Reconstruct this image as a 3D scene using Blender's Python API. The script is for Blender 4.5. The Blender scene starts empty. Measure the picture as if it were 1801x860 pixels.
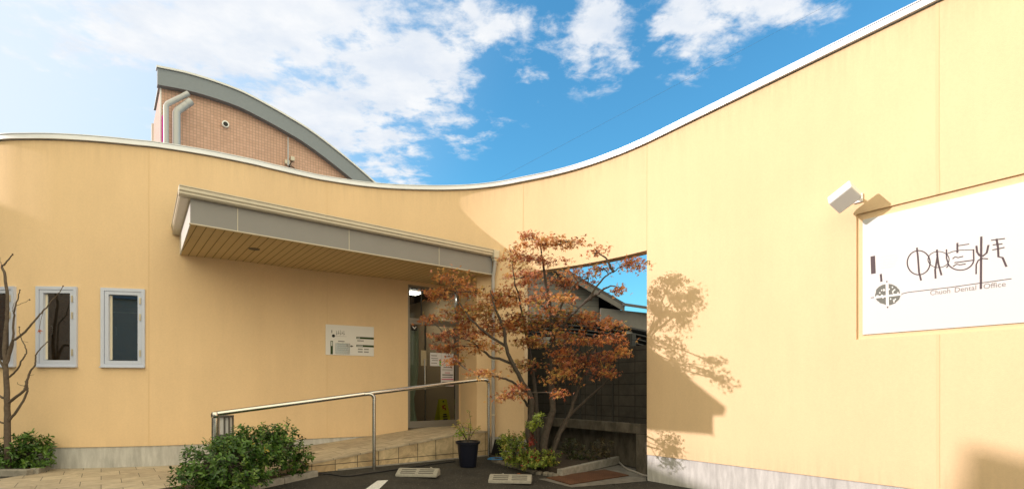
import bpy, bmesh, math, random
from mathutils import Vector, Matrix, noise
random.seed(7)
R = math.radians
S = bpy.context.scene
C = S.collection

# ------------------------------------------------------------------ camera, sun, sky, exposure
F, CX, HY, EYE = 915.0, 900.5, 685.0, 1.5
cam = bpy.data.objects.new('camera', bpy.data.cameras.new('camera')); C.objects.link(cam)
cam.location = (0, 0, EYE); cam.rotation_euler = (R(90), 0, 0)
cam.data.sensor_width = 36.0; cam.data.lens = 36.0 * F / 1801.0
cam.data.shift_y = (HY - 430.0) / 1801.0
cam.data.clip_end = 3000
S.camera = cam
SUN_D = Vector((7.4, 0.42, -2.96)).normalized()          # direction the light travels
sun = bpy.data.objects.new('sun', bpy.data.lights.new('sun', 'SUN')); C.objects.link(sun)
sun.rotation_euler = SUN_D.to_track_quat('-Z', 'Y').to_euler()
sun.data.energy = 2.05; sun.data.angle = R(0.5); sun.data.color = (1.0, 0.87, 0.85)
EXPOSURE = 1.02
S.view_settings.view_transform = 'Standard'; S.view_settings.look = 'None'
S.view_settings.exposure = EXPOSURE; S.view_settings.gamma = 1.0
S.view_settings.use_curve_mapping = False
world = bpy.data.worlds.new('World'); S.world = world; world.use_nodes = True

def build_sky():
    nt = world.node_tree; N = nt.nodes; L = nt.links; N.clear()
    out = N.new('ShaderNodeOutputWorld'); bg = N.new('ShaderNodeBackground')
    sky = N.new('ShaderNodeTexSky'); sky.sky_type = 'NISHITA'; sky.sun_disc = False
    to_sun = -SUN_D
    sky.sun_elevation = math.asin(to_sun.z); sky.sun_rotation = math.atan2(to_sun.x, to_sun.y)
    sky.altitude = 100; sky.air_density = 1.3; sky.dust_density = 0.8; sky.ozone_density = 3.5
    bg.inputs['Strength'].default_value = 0.15
    L.new(bg.outputs[0], out.inputs[0])
    tc = N.new('ShaderNodeTexCoord')
    def M(op, a, b=None, c=None, clamp=False):
        n = N.new('ShaderNodeMath'); n.operation = op; n.use_clamp = clamp
        for i, v in enumerate((a, b, c)):
            if v is None: continue
            if isinstance(v, (int, float)): n.inputs[i].default_value = v
            else: L.new(v, n.inputs[i])
        return n.outputs[0]
    sep = N.new('ShaderNodeSeparateXYZ'); L.new(tc.outputs['Generated'], sep.inputs[0])
    dx, dy, dz = sep.outputs
    yy = M('MAXIMUM', dy, 0.05)
    gu = M('DIVIDE', dx, yy); gv = M('DIVIDE', dz, yy)          # bearing and height of the cloud banks
    zz = M('MAXIMUM', dz, 0.06)
    comb = N.new('ShaderNodeCombineXYZ')                         # flat cloud layer overhead
    L.new(M('DIVIDE', dx, zz), comb.inputs[0]); L.new(M('DIVIDE', dy, zz), comb.inputs[1])
    def fbm(scale, detail, rough, dist=0.0):
        n = N.new('ShaderNodeTexNoise'); n.inputs['Scale'].default_value = scale
        n.inputs['Detail'].default_value = detail; n.inputs['Roughness'].default_value = rough
        n.inputs['Distortion'].default_value = dist
        L.new(comb.outputs[0], n.inputs['Vector']); return n.outputs['Fac']
    banks = [(430, 40, 360, 120, 1.15), (690, 110, 210, 150, 1.0), (690, 262, 90, 70, .85), (150, -10, 150, 60, .8),
             (570, 200, 170, 110, .95), (840, 30, 110, 80, .8), (1045, 60, 92, 90, .92), (935, 133, 50, 36, .66), (1212, 50, 80, 85, .95),
             (1345, 2, 130, 52, .95), (1050, 132, 48, 24, .5), (942, 182, 34, 12, .4), (300, 190, 120, 60, .5)]
    tot = None
    for cx, cy, rx, ry, w in banks:
        a = M('MULTIPLY', M('SUBTRACT', gu, (cx - CX) / F), F / rx)
        b = M('MULTIPLY', M('SUBTRACT', gv, (HY - cy) / F), F / ry)
        d = M('ADD', M('MULTIPLY', a, a), M('MULTIPLY', b, b))
        g = M('MULTIPLY', M('EXPONENT', M('MULTIPLY', d, -0.9)), w)
        tot = g if tot is None else M('MAXIMUM', tot, g)
    front = M('MULTIPLY', tot, M('GREATER_THAN', dy, 0.05))
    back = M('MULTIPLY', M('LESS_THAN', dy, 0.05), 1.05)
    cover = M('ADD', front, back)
    big = fbm(3.2, 9, .62, .25); fine = fbm(11.0, 8, .62, .2)
    nz = M('ADD', M('MULTIPLY', M('SUBTRACT', big, .5), 1.9), M('MULTIPLY', M('SUBTRACT', fine, .5), 1.25))
    raw = M('ADD', cover, nz)
    mr = N.new('ShaderNodeMapRange'); mr.interpolation_type = 'SMOOTHSTEP'
    mr.inputs['From Min'].default_value = .36; mr.inputs['From Max'].default_value = .86
    L.new(raw, mr.inputs['Value'])
    dens = M('MULTIPLY', mr.outputs[0], M('GREATER_THAN', dz, 0.02))
    # no cloud where there is no bank
    gate = N.new('ShaderNodeMapRange'); gate.interpolation_type = 'SMOOTHSTEP'
    gate.inputs['From Min'].default_value = .10; gate.inputs['From Max'].default_value = .34
    L.new(cover, gate.inputs['Value'])
    dens = M('MULTIPLY', M('MULTIPLY', dens, gate.outputs[0]), .95)
    shade = N.new('ShaderNodeMapRange')
    shade.inputs['From Min'].default_value = .35; shade.inputs['From Max'].default_value = .7
    L.new(fbm(4.5, 6, .6), shade.inputs['Value'])
    cm = N.new('ShaderNodeMix'); cm.data_type = 'RGBA'
    L.new(shade.outputs[0], cm.inputs[0])
    cm.inputs[6].default_value = (2.55, 2.75, 3.05, 1); cm.inputs[7].default_value = (3.35, 3.35, 3.35, 1)
    mx = N.new('ShaderNodeMix'); mx.data_type = 'RGBA'
    deep = N.new('ShaderNodeMix'); deep.data_type = 'RGBA'; deep.blend_type = 'MULTIPLY'; deep.inputs[0].default_value = 1
    L.new(sky.outputs[0], deep.inputs[6]); deep.inputs[7].default_value = (.335, .725, .81, 1)
    # brighter milky air towards the sun
    dot = N.new('ShaderNodeVectorMath'); dot.operation = 'DOT_PRODUCT'; dot.inputs[1].default_value = to_sun
    L.new(tc.outputs['Generated'], dot.inputs[0])
    hz = N.new('ShaderNodeMapRange'); hz.interpolation_type = 'SMOOTHSTEP'
    hz.inputs['From Min'].default_value = .12; hz.inputs['From Max'].default_value = .82
    L.new(dot.outputs['Value'], hz.inputs['Value'])
    air = N.new('ShaderNodeMix'); air.data_type = 'RGBA'
    L.new(hz.outputs[0], air.inputs[0]); L.new(deep.outputs[2], air.inputs[6]); air.inputs[7].default_value = (2.75, 3.05, 3.4, 1)
    # unseen warm cloud bank added behind the camera to brighten the shaded facade
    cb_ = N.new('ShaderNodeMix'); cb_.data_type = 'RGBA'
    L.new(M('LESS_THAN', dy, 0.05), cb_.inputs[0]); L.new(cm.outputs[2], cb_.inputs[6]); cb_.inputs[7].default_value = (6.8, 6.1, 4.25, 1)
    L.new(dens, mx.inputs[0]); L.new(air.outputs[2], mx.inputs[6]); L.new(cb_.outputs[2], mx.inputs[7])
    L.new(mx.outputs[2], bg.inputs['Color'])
build_sky()

# ------------------------------------------------------------------ helpers
def P(px, py, Y):                                   # a point of the place from the bearing and its distance
    return Vector(((px - CX) / F * Y, Y, EYE + (HY - py) / F * Y))
def UM(a, m, z=0.0):                                # axes along / square to the entrance canopy
    return Vector((.785 * a - .62 * m, .62 * a + .785 * m, z))
def AM(x, y): return (.785 * x + .62 * y, -.62 * x + .785 * y)
GM = [(-400, 0), (5.4, 0), (8.25, .2), (400, .2)]
def gz(x, y):
    m = AM(x, y)[1]
    return max(0.0, min(.2, .07 * (m - 5.4)))
def G(px, py):                                      # point on the ground under a bearing
    Y = 8.0
    for _ in range(40):
        z = gz((px - CX) / F * Y, Y)
        Y = Y * .4 + .6 * (EYE - z) * F / (py - HY)
    x = (px - CX) / F * Y
    return Vector((x, Y, gz(x, Y)))

def mat(name, color=(.5, .5, .5), rough=.7, metal=0.0, noise_amt=0.0, noise_scale=8.0, bump=0.0, bump_scale=60.0,
        spec=.3, stretch=(1, 1, 1), color2=None):
    m = bpy.data.materials.new(name); m.use_nodes = True
    nt = m.node_tree; N = nt.nodes; L = nt.links
    b = N['Principled BSDF']; b.inputs['Base Color'].default_value = (*color, 1)
    b.inputs['Roughness'].default_value = rough; b.inputs['Metallic'].default_value = metal
    b.inputs['Specular IOR Level'].default_value = spec
    g = N.new('ShaderNodeNewGeometry')
    mp = N.new('ShaderNodeMapping'); mp.inputs['Scale'].default_value = stretch
    L.new(g.outputs['Position'], mp.inputs['Vector'])
    if noise_amt > 0:
        n = N.new('ShaderNodeTexNoise'); n.inputs['Scale'].default_value = noise_scale
        n.inputs['Detail'].default_value = 8; n.inputs['Roughness'].default_value = .65
        L.new(mp.outputs[0], n.inputs['Vector'])
        r = N.new('ShaderNodeMapRange'); r.inputs['From Min'].default_value = .3; r.inputs['From Max'].default_value = .7
        L.new(n.outputs['Fac'], r.inputs['Value'])
        mx = N.new('ShaderNodeMix'); mx.data_type = 'RGBA'
        L.new(r.outputs[0], mx.inputs[0])
        c2 = color2 or tuple(c * (1 - noise_amt) for c in color)
        c1 = color if color2 else tuple(min(1, c * (1 + noise_amt * .6)) for c in color)
        mx.inputs[6].default_value = (*c2, 1); mx.inputs[7].default_value = (*c1, 1)
        L.new(mx.outputs[2], b.inputs['Base Color'])
    if bump > 0:
        n2 = N.new('ShaderNodeTexNoise'); n2.inputs['Scale'].default_value = bump_scale; n2.inputs['Detail'].default_value = 6
        L.new(g.outputs['Position'], n2.inputs['Vector'])
        bp = N.new('ShaderNodeBump'); bp.inputs['Strength'].default_value = bump; bp.inputs['Distance'].default_value = .01
        L.new(n2.outputs['Fac'], bp.inputs['Height']); L.new(bp.outputs[0], b.inputs['Normal'])
    return m

def brick_mat(name, c1, c2, grout, bw, bh, grout_w, rot=(0, 0, 0), offset=.5, rough=.7, spec=.3, stain=0.25, stain_scale=3.0,
              bump=.4, loc=(0, 0, 0), grain=0.0):
    m = mat(name, c1, rough, spec=spec)
    nt = m.node_tree; N = nt.nodes; L = nt.links; b = N['Principled BSDF']
    mp = [n for n in N if n.type == 'MAPPING'][0]; mp.vector_type = 'TEXTURE'
    mp.inputs['Rotation'].default_value = rot; mp.inputs['Location'].default_value = loc
    t = N.new('ShaderNodeTexBrick'); t.offset = offset; t.squash = 1
    t.inputs['Color1'].default_value = (*c1, 1); t.inputs['Color2'].default_value = (*c2, 1); t.inputs['Mortar'].default_value = (*grout, 1)
    t.inputs['Scale'].default_value = 1; t.inputs['Mortar Size'].default_value = grout_w; t.inputs['Mortar Smooth'].default_value = .1
    t.inputs['Brick Width'].default_value = bw; t.inputs['Row Height'].default_value = bh
    L.new(mp.outputs[0], t.inputs['Vector'])
    n = N.new('ShaderNodeTexNoise'); n.inputs['Scale'].default_value = stain_scale; n.inputs['Detail'].default_value = 9
    n.inputs['Roughness'].default_value = .7
    if grain: n.inputs['Distortion'].default_value = grain
    L.new(mp.outputs[0], n.inputs['Vector'])
    r = N.new('ShaderNodeMapRange'); r.inputs['From Min'].default_value = .3; r.inputs['From Max'].default_value = .7
    r.inputs['To Min'].default_value = 1 - stain; r.inputs['To Max'].default_value = 1 + stain * .5
    L.new(n.outputs['Fac'], r.inputs['Value'])
    mu = N.new('ShaderNodeMix'); mu.data_type = 'RGBA'; mu.blend_type = 'MULTIPLY'; mu.inputs[0].default_value = 1
    L.new(t.outputs['Color'], mu.inputs[6]); L.new(r.outputs[0], mu.inputs[7])
    L.new(mu.outputs[2], b.inputs['Base Color'])
    bp = N.new('ShaderNodeBump'); bp.inputs['Strength'].default_value = bump; bp.inputs['Distance'].default_value = .008; bp.invert = True
    L.new(t.outputs['Fac'], bp.inputs['Height']); L.new(bp.outputs[0], b.inputs['Normal'])
    return m

def leaf_mat(name, rough=.45, trans=.35, spec=.4):
    m = bpy.data.materials.new(name); m.use_nodes = True
    nt = m.node_tree; N = nt.nodes; L = nt.links; b = N['Principled BSDF']
    at = N.new('ShaderNodeAttribute'); at.attribute_name = 'tint'
    L.new(at.outputs['Color'], b.inputs['Base Color'])
    b.inputs['Roughness'].default_value = rough; b.inputs['Specular IOR Level'].default_value = spec
    tr = N.new('ShaderNodeBsdfTranslucent'); L.new(at.outputs['Color'], tr.inputs['Color'])
    mx = N.new('ShaderNodeMixShader'); mx.inputs[0].default_value = trans
    L.new(b.outputs[0], mx.inputs[1]); L.new(tr.outputs[0], mx.inputs[2])
    L.new(mx.outputs[0], N['Material Output'].inputs['Surface'])
    return m

def glass_mat(name, tint=(.55, .6, .58), refl=.12, ior=1.5):
    m = bpy.data.materials.new(name); m.use_nodes = True
    nt = m.node_tree; N = nt.nodes; L = nt.links; N.remove(N['Principled BSDF'])
    t = N.new('ShaderNodeBsdfTransparent'); t.inputs[0].default_value = (*tint, 1)
    g = N.new('ShaderNodeBsdfGlossy'); g.inputs['Roughness'].default_value = .003; g.inputs['Color'].default_value = (.9, .93, .95, 1)
    fr = N.new('ShaderNodeFresnel'); fr.inputs[0].default_value = ior
    ad = N.new('ShaderNodeMath'); ad.operation = 'ADD'; ad.inputs[1].default_value = refl; ad.use_clamp = True
    L.new(fr.outputs[0], ad.inputs[0])
    mx = N.new('ShaderNodeMixShader'); L.new(ad.outputs[0], mx.inputs[0]); L.new(t.outputs[0], mx.inputs[1]); L.new(g.outputs[0], mx.inputs[2])
    L.new(mx.outputs[0], N['Material Output'].inputs['Surface'])
    return m

def emit_mat(name, color, strength):
    m = mat(name, color); b = m.node_tree.nodes['Principled BSDF']
    b.inputs['Emission Color'].default_value = (*color, 1); b.inputs['Emission Strength'].default_value = strength
    return m

def empty(name, loc=(0, 0, 0), label=None, cat=None, group=None, parent=None):
    o = bpy.data.objects.new(name, None); C.objects.link(o); o.location = loc; o.empty_display_size = .1
    if label: o['label'] = label
    if cat: o['category'] = cat
    if group: o['group'] = group
    if parent: setpar(o, parent)
    return o
def setpar(o, parent):
    o.parent = parent
    # keep world-space geometry: parents never carry rotation, so an offset is enough
    w = Vector((0, 0, 0)); p = parent
    while p: w += p.location; p = p.parent
    o.location = o.location - w
def tag(o, label=None, cat=None, group=None, kind=None):
    if label: o['label'] = label
    if cat: o['category'] = cat
    if group: o['group'] = group
    if kind: o['kind'] = kind
    return o
def obj(name, bm, material, parent=None, smooth=None, recalc=True):
    me = bpy.data.meshes.new(name)
    if recalc: bmesh.ops.recalc_face_normals(bm, faces=bm.faces)
    bm.to_mesh(me); bm.free(); me.materials.append(material)
    if smooth is not None:
        for p in me.polygons: p.use_smooth = True
        me.set_sharp_from_angle(angle=R(smooth))
    o = bpy.data.objects.new(name, me); C.objects.link(o)
    if parent: setpar(o, parent)
    return o
def rebase(o, loc):                                  # put a mesh object's origin at its base
    loc = Vector(loc); o.data.transform(Matrix.Translation(-loc)); o.location = o.location + loc; return o
B = bmesh.new
def hexa(bm, c):                                     # 8 corners: bottom 4 then top 4
    v = [bm.verts.new(p) for p in c]
    for f in ((3, 2, 1, 0), (4, 5, 6, 7), (0, 1, 5, 4), (1, 2, 6, 5), (2, 3, 7, 6), (3, 0, 4, 7)): bm.faces.new([v[i] for i in f])
def box(bm, c, sx, sy, sz, ux=(1, 0, 0), uy=(0, 1, 0), uz=(0, 0, 1), bev=0.0):
    c = Vector(c); ux, uy, uz = (Vector(a).normalized() for a in (ux, uy, uz))
    t = B() if bev else bm
    q = []
    for k in (-1, 1):
        for i, j in ((-1, -1), (1, -1), (1, 1), (-1, 1)):
            q.append(c + ux * (i * sx / 2) + uy * (j * sy / 2) + uz * (k * sz / 2))
    hexa(t, q)
    if bev:
        bmesh.ops.recalc_face_normals(t, faces=t.faces)
        bmesh.ops.bevel(t, geom=list(t.edges), offset=bev, segments=2, affect='EDGES', profile=.5)
        merge(bm, t)
def merge(bm, t):
    mp = {v: bm.verts.new(v.co) for v in t.verts}
    for f in t.faces:
        try: bm.faces.new([mp[v] for v in f.verts])
        except ValueError: pass
    t.free()
def prism(bm, poly, off):                            # polygon (3-D points) pushed by an offset
    off = Vector(off)
    a = [bm.verts.new(p) for p in poly]; b = [bm.verts.new(Vector(p) + off) for p in poly]
    n = len(a); bm.faces.new(a); bm.faces.new(b[::-1])
    for i in range(n): bm.faces.new((a[i], b[i], b[(i + 1) % n], a[(i + 1) % n]))
def catmull(pts, n=8):
    pts = [Vector(p) for p in pts]; out = []
    for i in range(len(pts) - 1):
        p0 = pts[max(i - 1, 0)]; p1 = pts[i]; p2 = pts[i + 1]; p3 = pts[min(i + 2, len(pts) - 1)]
        if i == 0: p0 = p1 * 2 - p2
        if i == len(pts) - 2: p3 = p2 * 2 - p1
        for k in range(n):
            t = k / n
            out.append(.5 * ((2 * p1) + (p2 - p0) * t + (2 * p0 - 5 * p1 + 4 * p2 - p3) * t * t + (3 * p1 - p0 - 3 * p2 + p3) * t ** 3))
    out.append(pts[-1]); return out
def tube(bm, pts, r, n=8, caps=True):
    pts = [Vector(p) for p in pts]; k = len(pts)
    rr = r if isinstance(r, (list, tuple)) else [r] * k
    up = Vector((0, 0, 1)); rings = []; prev = None
    for i, p in enumerate(pts):
        d = (pts[min(i + 1, k - 1)] - pts[max(i - 1, 0)]).normalized()
        if prev is None:
            a = d.cross(up)
            if a.length < .05: a = d.cross(Vector((1, 0, 0)))
        else: a = prev - d * prev.dot(d)
        a.normalize(); prev = a; b = d.cross(a)
        rings.append([bm.verts.new(p + (a * math.cos(2 * math.pi * j / n) + b * math.sin(2 * math.pi * j / n)) * rr[i]) for j in range(n)])
    for i in range(k - 1):
        for j in range(n):
            bm.faces.new((rings[i][j], rings[i][(j + 1) % n], rings[i + 1][(j + 1) % n], rings[i + 1][j]))
    if caps: bm.faces.new(rings[0][::-1]); bm.faces.new(rings[-1])
def lathe(bm, prof, c=(0, 0, 0), n=28):              # prof: (radius, z)
    c = Vector(c); rings = []
    for r, z in prof:
        rings.append([bm.verts.new(c + Vector((r * math.cos(2 * math.pi * j / n), r * math.sin(2 * math.pi * j / n), z))) for j in range(n)])
    for i in range(len(rings) - 1):
        for j in range(n): bm.faces.new((rings[i][j], rings[i][(j + 1) % n], rings[i + 1][(j + 1) % n], rings[i + 1][j]))
    bm.faces.new(rings[0][::-1]); bm.faces.new(rings[-1])
def flat_poly(bm, pts):
    bm.faces.new([bm.verts.new(p) for p in pts])

# ------------------------------------------------------------------ materials
def stucco():
    m = mat('yellow_stucco', (.80, .59, .365), .88, noise_amt=.05, noise_scale=1.1, spec=.15, stretch=(1, 1, .55))
    nt = m.node_tree; N = nt.nodes; L = nt.links; b = N['Principled BSDF']
    src = b.inputs['Base Color'].links[0].from_socket
    g = [n for n in N if n.type == 'NEW_GEOMETRY'][0]
    def noise_(scale, stretch, lo, hi, detail=6):
        mp = N.new('ShaderNodeMapping'); mp.inputs['Scale'].default_value = stretch; L.new(g.outputs['Position'], mp.inputs['Vector'])
        n = N.new('ShaderNodeTexNoise'); n.inputs['Scale'].default_value = scale; n.inputs['Detail'].default_value = detail; n.inputs['Roughness'].default_value = .7
        L.new(mp.outputs[0], n.inputs['Vector'])
        r = N.new('ShaderNodeMapRange'); r.inputs['From Min'].default_value = .3; r.inputs['From Max'].default_value = .7
        r.inputs['To Min'].default_value = lo; r.inputs['To Max'].default_value = hi; L.new(n.outputs['Fac'], r.inputs['Value']); return r.outputs[0]
    def mul(x, y):
        q = N.new('ShaderNodeMath'); q.operation = 'MULTIPLY'
        for i, v in enumerate((x, y)):
            if isinstance(v, float): q.inputs[i].default_value = v
            else: L.new(v, q.inputs[i])
        return q.outputs[0]
    streak = noise_(1.3, (5, 5, .22), .982, 1.012)          # rain streaks running down from the coping
    mottle = noise_(38, (1, 1, 1), .965, 1.03, 3)          # trowelled texture
    f = mul(streak, mottle)
    cmb = N.new('ShaderNodeMix'); cmb.data_type = 'RGBA'; cmb.blend_type = 'MULTIPLY'; cmb.inputs[0].default_value = 1
    L.new(src, cmb.inputs[6]); L.new(f, cmb.inputs[7])
    # grime just under the cap and just above the plinth
    sp = N.new('ShaderNodeSeparateXYZ'); L.new(g.outputs['Position'], sp.inputs[0])
    top_ = N.new('ShaderNodeMapRange'); top_.inputs['From Min'].default_value = 5.05; top_.inputs['From Max'].default_value = 5.55; L.new(sp.outputs[2], top_.inputs['Value'])
    low_ = N.new('ShaderNodeMapRange'); low_.inputs['From Min'].default_value = .75; low_.inputs['From Max'].default_value = .42; L.new(sp.outputs[2], low_.inputs['Value'])
    ad = N.new('ShaderNodeMath'); ad.operation = 'ADD'; L.new(top_.outputs[0], ad.inputs[0]); L.new(low_.outputs[0], ad.inputs[1])
    dirt = mul(mul(ad.outputs[0], noise_(3.0, (5, 5, .35), -.25, 1.0)), .30)
    mxd = N.new('ShaderNodeMix'); mxd.data_type = 'RGBA'; mxd.clamp_factor = True; L.new(dirt, mxd.inputs[0]); L.new(cmb.outputs[2], mxd.inputs[6]); mxd.inputs[7].default_value = (.46, .33, .20, 1)
    L.new(mxd.outputs[2], b.inputs['Base Color'])
    nb = N.new('ShaderNodeTexNoise'); nb.inputs['Scale'].default_value = 130; nb.inputs['Detail'].default_value = 5; L.new(g.outputs['Position'], nb.inputs['Vector'])
    bp = N.new('ShaderNodeBump'); bp.inputs['Strength'].default_value = .28; bp.inputs['Distance'].default_value = .008
    L.new(nb.outputs['Fac'], bp.inputs['Height']); L.new(bp.outputs[0], b.inputs['Normal'])
    return m
STUCCO = stucco()
CONC = mat('plinth_concrete', (.53, .525, .515), .85, noise_amt=.28, noise_scale=4, bump=.3, bump_scale=50, stretch=(3, 3, .6))
CAPM = mat('cap_metal', (.70, .73, .80), .35, .3, noise_amt=.06, noise_scale=3)
SEAL = mat('joint_sealant', (.74, .54, .32), .8)
CREAM = mat('cream_gutter', (.62, .57, .47), .45, noise_amt=.05)
FASC = mat('grey_fascia', (.255, .25, .25), .5, noise_amt=.05, noise_scale=2)
ALU = mat('window_aluminium', (.56, .61, .76), .38, .1)
BRONZE = mat('door_aluminium', (.26, .25, .24), .4, .5)
STEEL = mat('stainless_steel', (.62, .60, .57), .22, 1.0, noise_amt=.05)
GLASS = glass_mat('pane_glass', (.5, .52, .5), .22)
DOORGLASS = glass_mat('door_glass', (.66, .67, .65), .0, 1.22)
WHITE = mat('white_paint', (.80, .80, .80), .45)
INK = mat('sign_ink', (.085, .06, .068), .6)
DARK = mat('dark_plastic', (.02, .02, .022), .5)
def asphalt():
    m = mat('asphalt', (.040, .037, .033), .9, noise_amt=.35, noise_scale=3, bump=.9, bump_scale=220)
    nt = m.node_tree; N = nt.nodes; L = nt.links; b = N['Principled BSDF']
    src = b.inputs['Base Color'].links[0].from_socket
    g = [n for n in N if n.type == 'NEW_GEOMETRY'][0]
    v = N.new('ShaderNodeTexVoronoi'); v.inputs['Scale'].default_value = 42; L.new(g.outputs['Position'], v.inputs['Vector'])
    r = N.new('ShaderNodeMapRange'); r.inputs['From Min'].default_value = .16; r.inputs['From Max'].default_value = .34; r.inputs['To Min'].default_value = 1; r.inputs['To Max'].default_value = 0
    L.new(v.outputs['Distance'], r.inputs['Value'])
    hs = N.new('ShaderNodeSeparateColor'); L.new(v.outputs['Color'], hs.inputs[0])
    p = N.new('ShaderNodeMath'); p.operation = 'POWER'; L.new(hs.outputs[0], p.inputs[0]); p.inputs[1].default_value = 4
    mu = N.new('ShaderNodeMath'); mu.operation = 'MULTIPLY'; L.new(r.outputs[0], mu.inputs[0]); L.new(p.outputs[0], mu.inputs[1])
    mx = N.new('ShaderNodeMix'); mx.data_type = 'RGBA'; L.new(mu.outputs[0], mx.inputs[0]); L.new(src, mx.inputs[6]); mx.inputs[7].default_value = (.26, .24, .21, 1)
    L.new(mx.outputs[2], b.inputs['Base Color']); return m
ASPH = asphalt()
SOIL = mat('soil', (.06, .045, .033), .95, noise_amt=.4, noise_scale=30, bump=1, bump_scale=60)
KERB = mat('kerb_concrete', (.30, .28, .25), .9, noise_amt=.3, noise_scale=10, bump=.5, bump_scale=80)
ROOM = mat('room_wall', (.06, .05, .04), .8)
BARK = mat('maple_bark', (.095, .078, .065), .85, noise_amt=.35, noise_scale=20, bump=.6, bump_scale=60)
BAREBARK = mat('grey_bark', (.13, .10, .078), .85, noise_amt=.3, noise_scale=25, bump=.6, bump_scale=70)
ROT = (0, 0, math.atan2(.62, .785))
PAVE = brick_mat('paving_stone', (.50, .42, .31), (.40, .33, .245), (.16, .14, .115), .45, .45, .005, rot=ROT, offset=.5,
                 stain=.34, stain_scale=3.2, grain=1.2, bump=.3)
def wall_rot(): return (R(90), 0, math.atan2(.62, .785))
RAMPSTONE = brick_mat('ramp_stone', (.62, .49, .31), (.47, .34, .20), (.11, .09, .065), .37, .36, .006, rot=wall_rot(), offset=.0,
                      stain=.4, stain_scale=4.5, grain=1.8, bump=.6, loc=(0, 0, .305))
TILE = brick_mat('pink_tile', (.64, .40, .31), (.56, .345, .26), (.38, .255, .20), .10, .10, .007, rot=wall_rot(), offset=0, stain=.10, stain_scale=.7, bump=.5, rough=.4)
TILESIDE = brick_mat('pink_tile_side', (.64, .40, .31), (.56, .345, .26), (.38, .255, .20), .10, .10, .007,
                     rot=(R(90), 0, math.atan2(.785, -.62)), offset=0, stain=.10, stain_scale=.7, bump=.5, rough=.4)
AGREY = mat('roof_grey', (.225, .255, .295), .5, .1, noise_amt=.05)
DUCT = mat('duct_grey', (.45, .46, .48), .45, .2)
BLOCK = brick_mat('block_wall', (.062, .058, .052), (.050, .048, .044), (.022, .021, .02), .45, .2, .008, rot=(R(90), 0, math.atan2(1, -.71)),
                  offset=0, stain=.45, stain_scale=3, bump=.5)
BLOCKCONC = mat('old_concrete', (.125, .112, .092), .95, noise_amt=.55, noise_scale=3.5, bump=.5, bump_scale=30, stretch=(2, 2, .8))
BRICKRED = brick_mat('brown_brick', (.26, .15, .10), (.21, .115, .08), (.2, .18, .16), .22, .075, .008, rot=(R(90), 0, R(90)), stain=.2)

# ------------------------------------------------------------------ the facade curve
top = [(0, 249), (50, 247), (100, 247.5), (150, 250), (200, 254), (240, 258), (281, 262.3), (361, 274.7), (439, 290), (475, 298.5), (541, 313.5),
       (575, 320), (636, 329), (694, 334), (750, 335.8), (790, 335.8), (833, 334), (878, 329), (922, 321), (978, 309.5), (1033, 294.4), (1089, 274.6), (1137, 255)]
HW = 5.55                                            # top of the wall under the cap
def at_top(px, b):
    Y = (HW - EYE) * F / (HY - b); return Vector(((px - CX) / F * Y, Y))
curve = [Vector(p) for p in ((-10.6, 20), (-10.6, 15), (-10.58, 11.8), (-10.35, 10.2), (-9.85, 9.25), (-9.15, 8.72))] + [at_top(*t) for t in top]
CORNER = Vector((2.23, 8.6)); RD = Vector((.71, -1.0))        # right wing: straight towards the street
curve[-1] = CORNER.copy()
dense = catmull([Vector((p.x, p.y, 0)) for p in curve], 8)
dense = [Vector((p.x, p.y)) for p in dense]
right_end = CORNER + RD * 6.0
def RW(t, z, off=0.0):                               # point on the right wing; off = metres out of the wall
    n = Vector((-1, -.71)).normalized()
    q = CORNER + RD * t + n * off
    return Vector((q.x, q.y, z))
def RT(px):                                          # where a bearing meets the right wing
    p = (px - CX) / F; return (CORNER.y * p - CORNER.x) / (RD.x + p)
def RZ(px, py):
    t = RT(px); return EYE + (HY - py) / F * (CORNER.y - t)

class Path:
    def __init__(s, pts):
        s.p = [Vector(q) for q in pts]; s.c = [0.0]
        for i in range(1, len(s.p)): s.c.append(s.c[-1] + (s.p[i] - s.p[i - 1]).length)
        s.len = s.c[-1]
    def at(s, d):
        d = max(0, min(s.len, d))
        for i in range(1, len(s.p)):
            if d <= s.c[i] + 1e-9:
                k = (d - s.c[i - 1]) / max(1e-9, s.c[i] - s.c[i - 1]); return s.p[i - 1].lerp(s.p[i], k)
        return s.p[-1].copy()
    def tan(s, d, e=.03): return (s.at(d + e) - s.at(d - e)).normalized()
    def nor(s, d, e=.03): t = s.tan(d, e); return Vector((t.y, -t.x))      # out of the wall, towards the street
    def px(s, px, lo=0, hi=None):                    # arc length under a bearing
        best = None; i = 0; hi = hi or s.len
        n = int(s.len / .01)
        for k in range(n + 1):
            d = k * .01
            if d < lo or d > hi: continue
            q = s.at(d)
            if q.y < .5: continue
            e = abs(CX + F * q.x / q.y - px)
            if best is None or e < best[0]: best = (e, d)
        return best[1]
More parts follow.
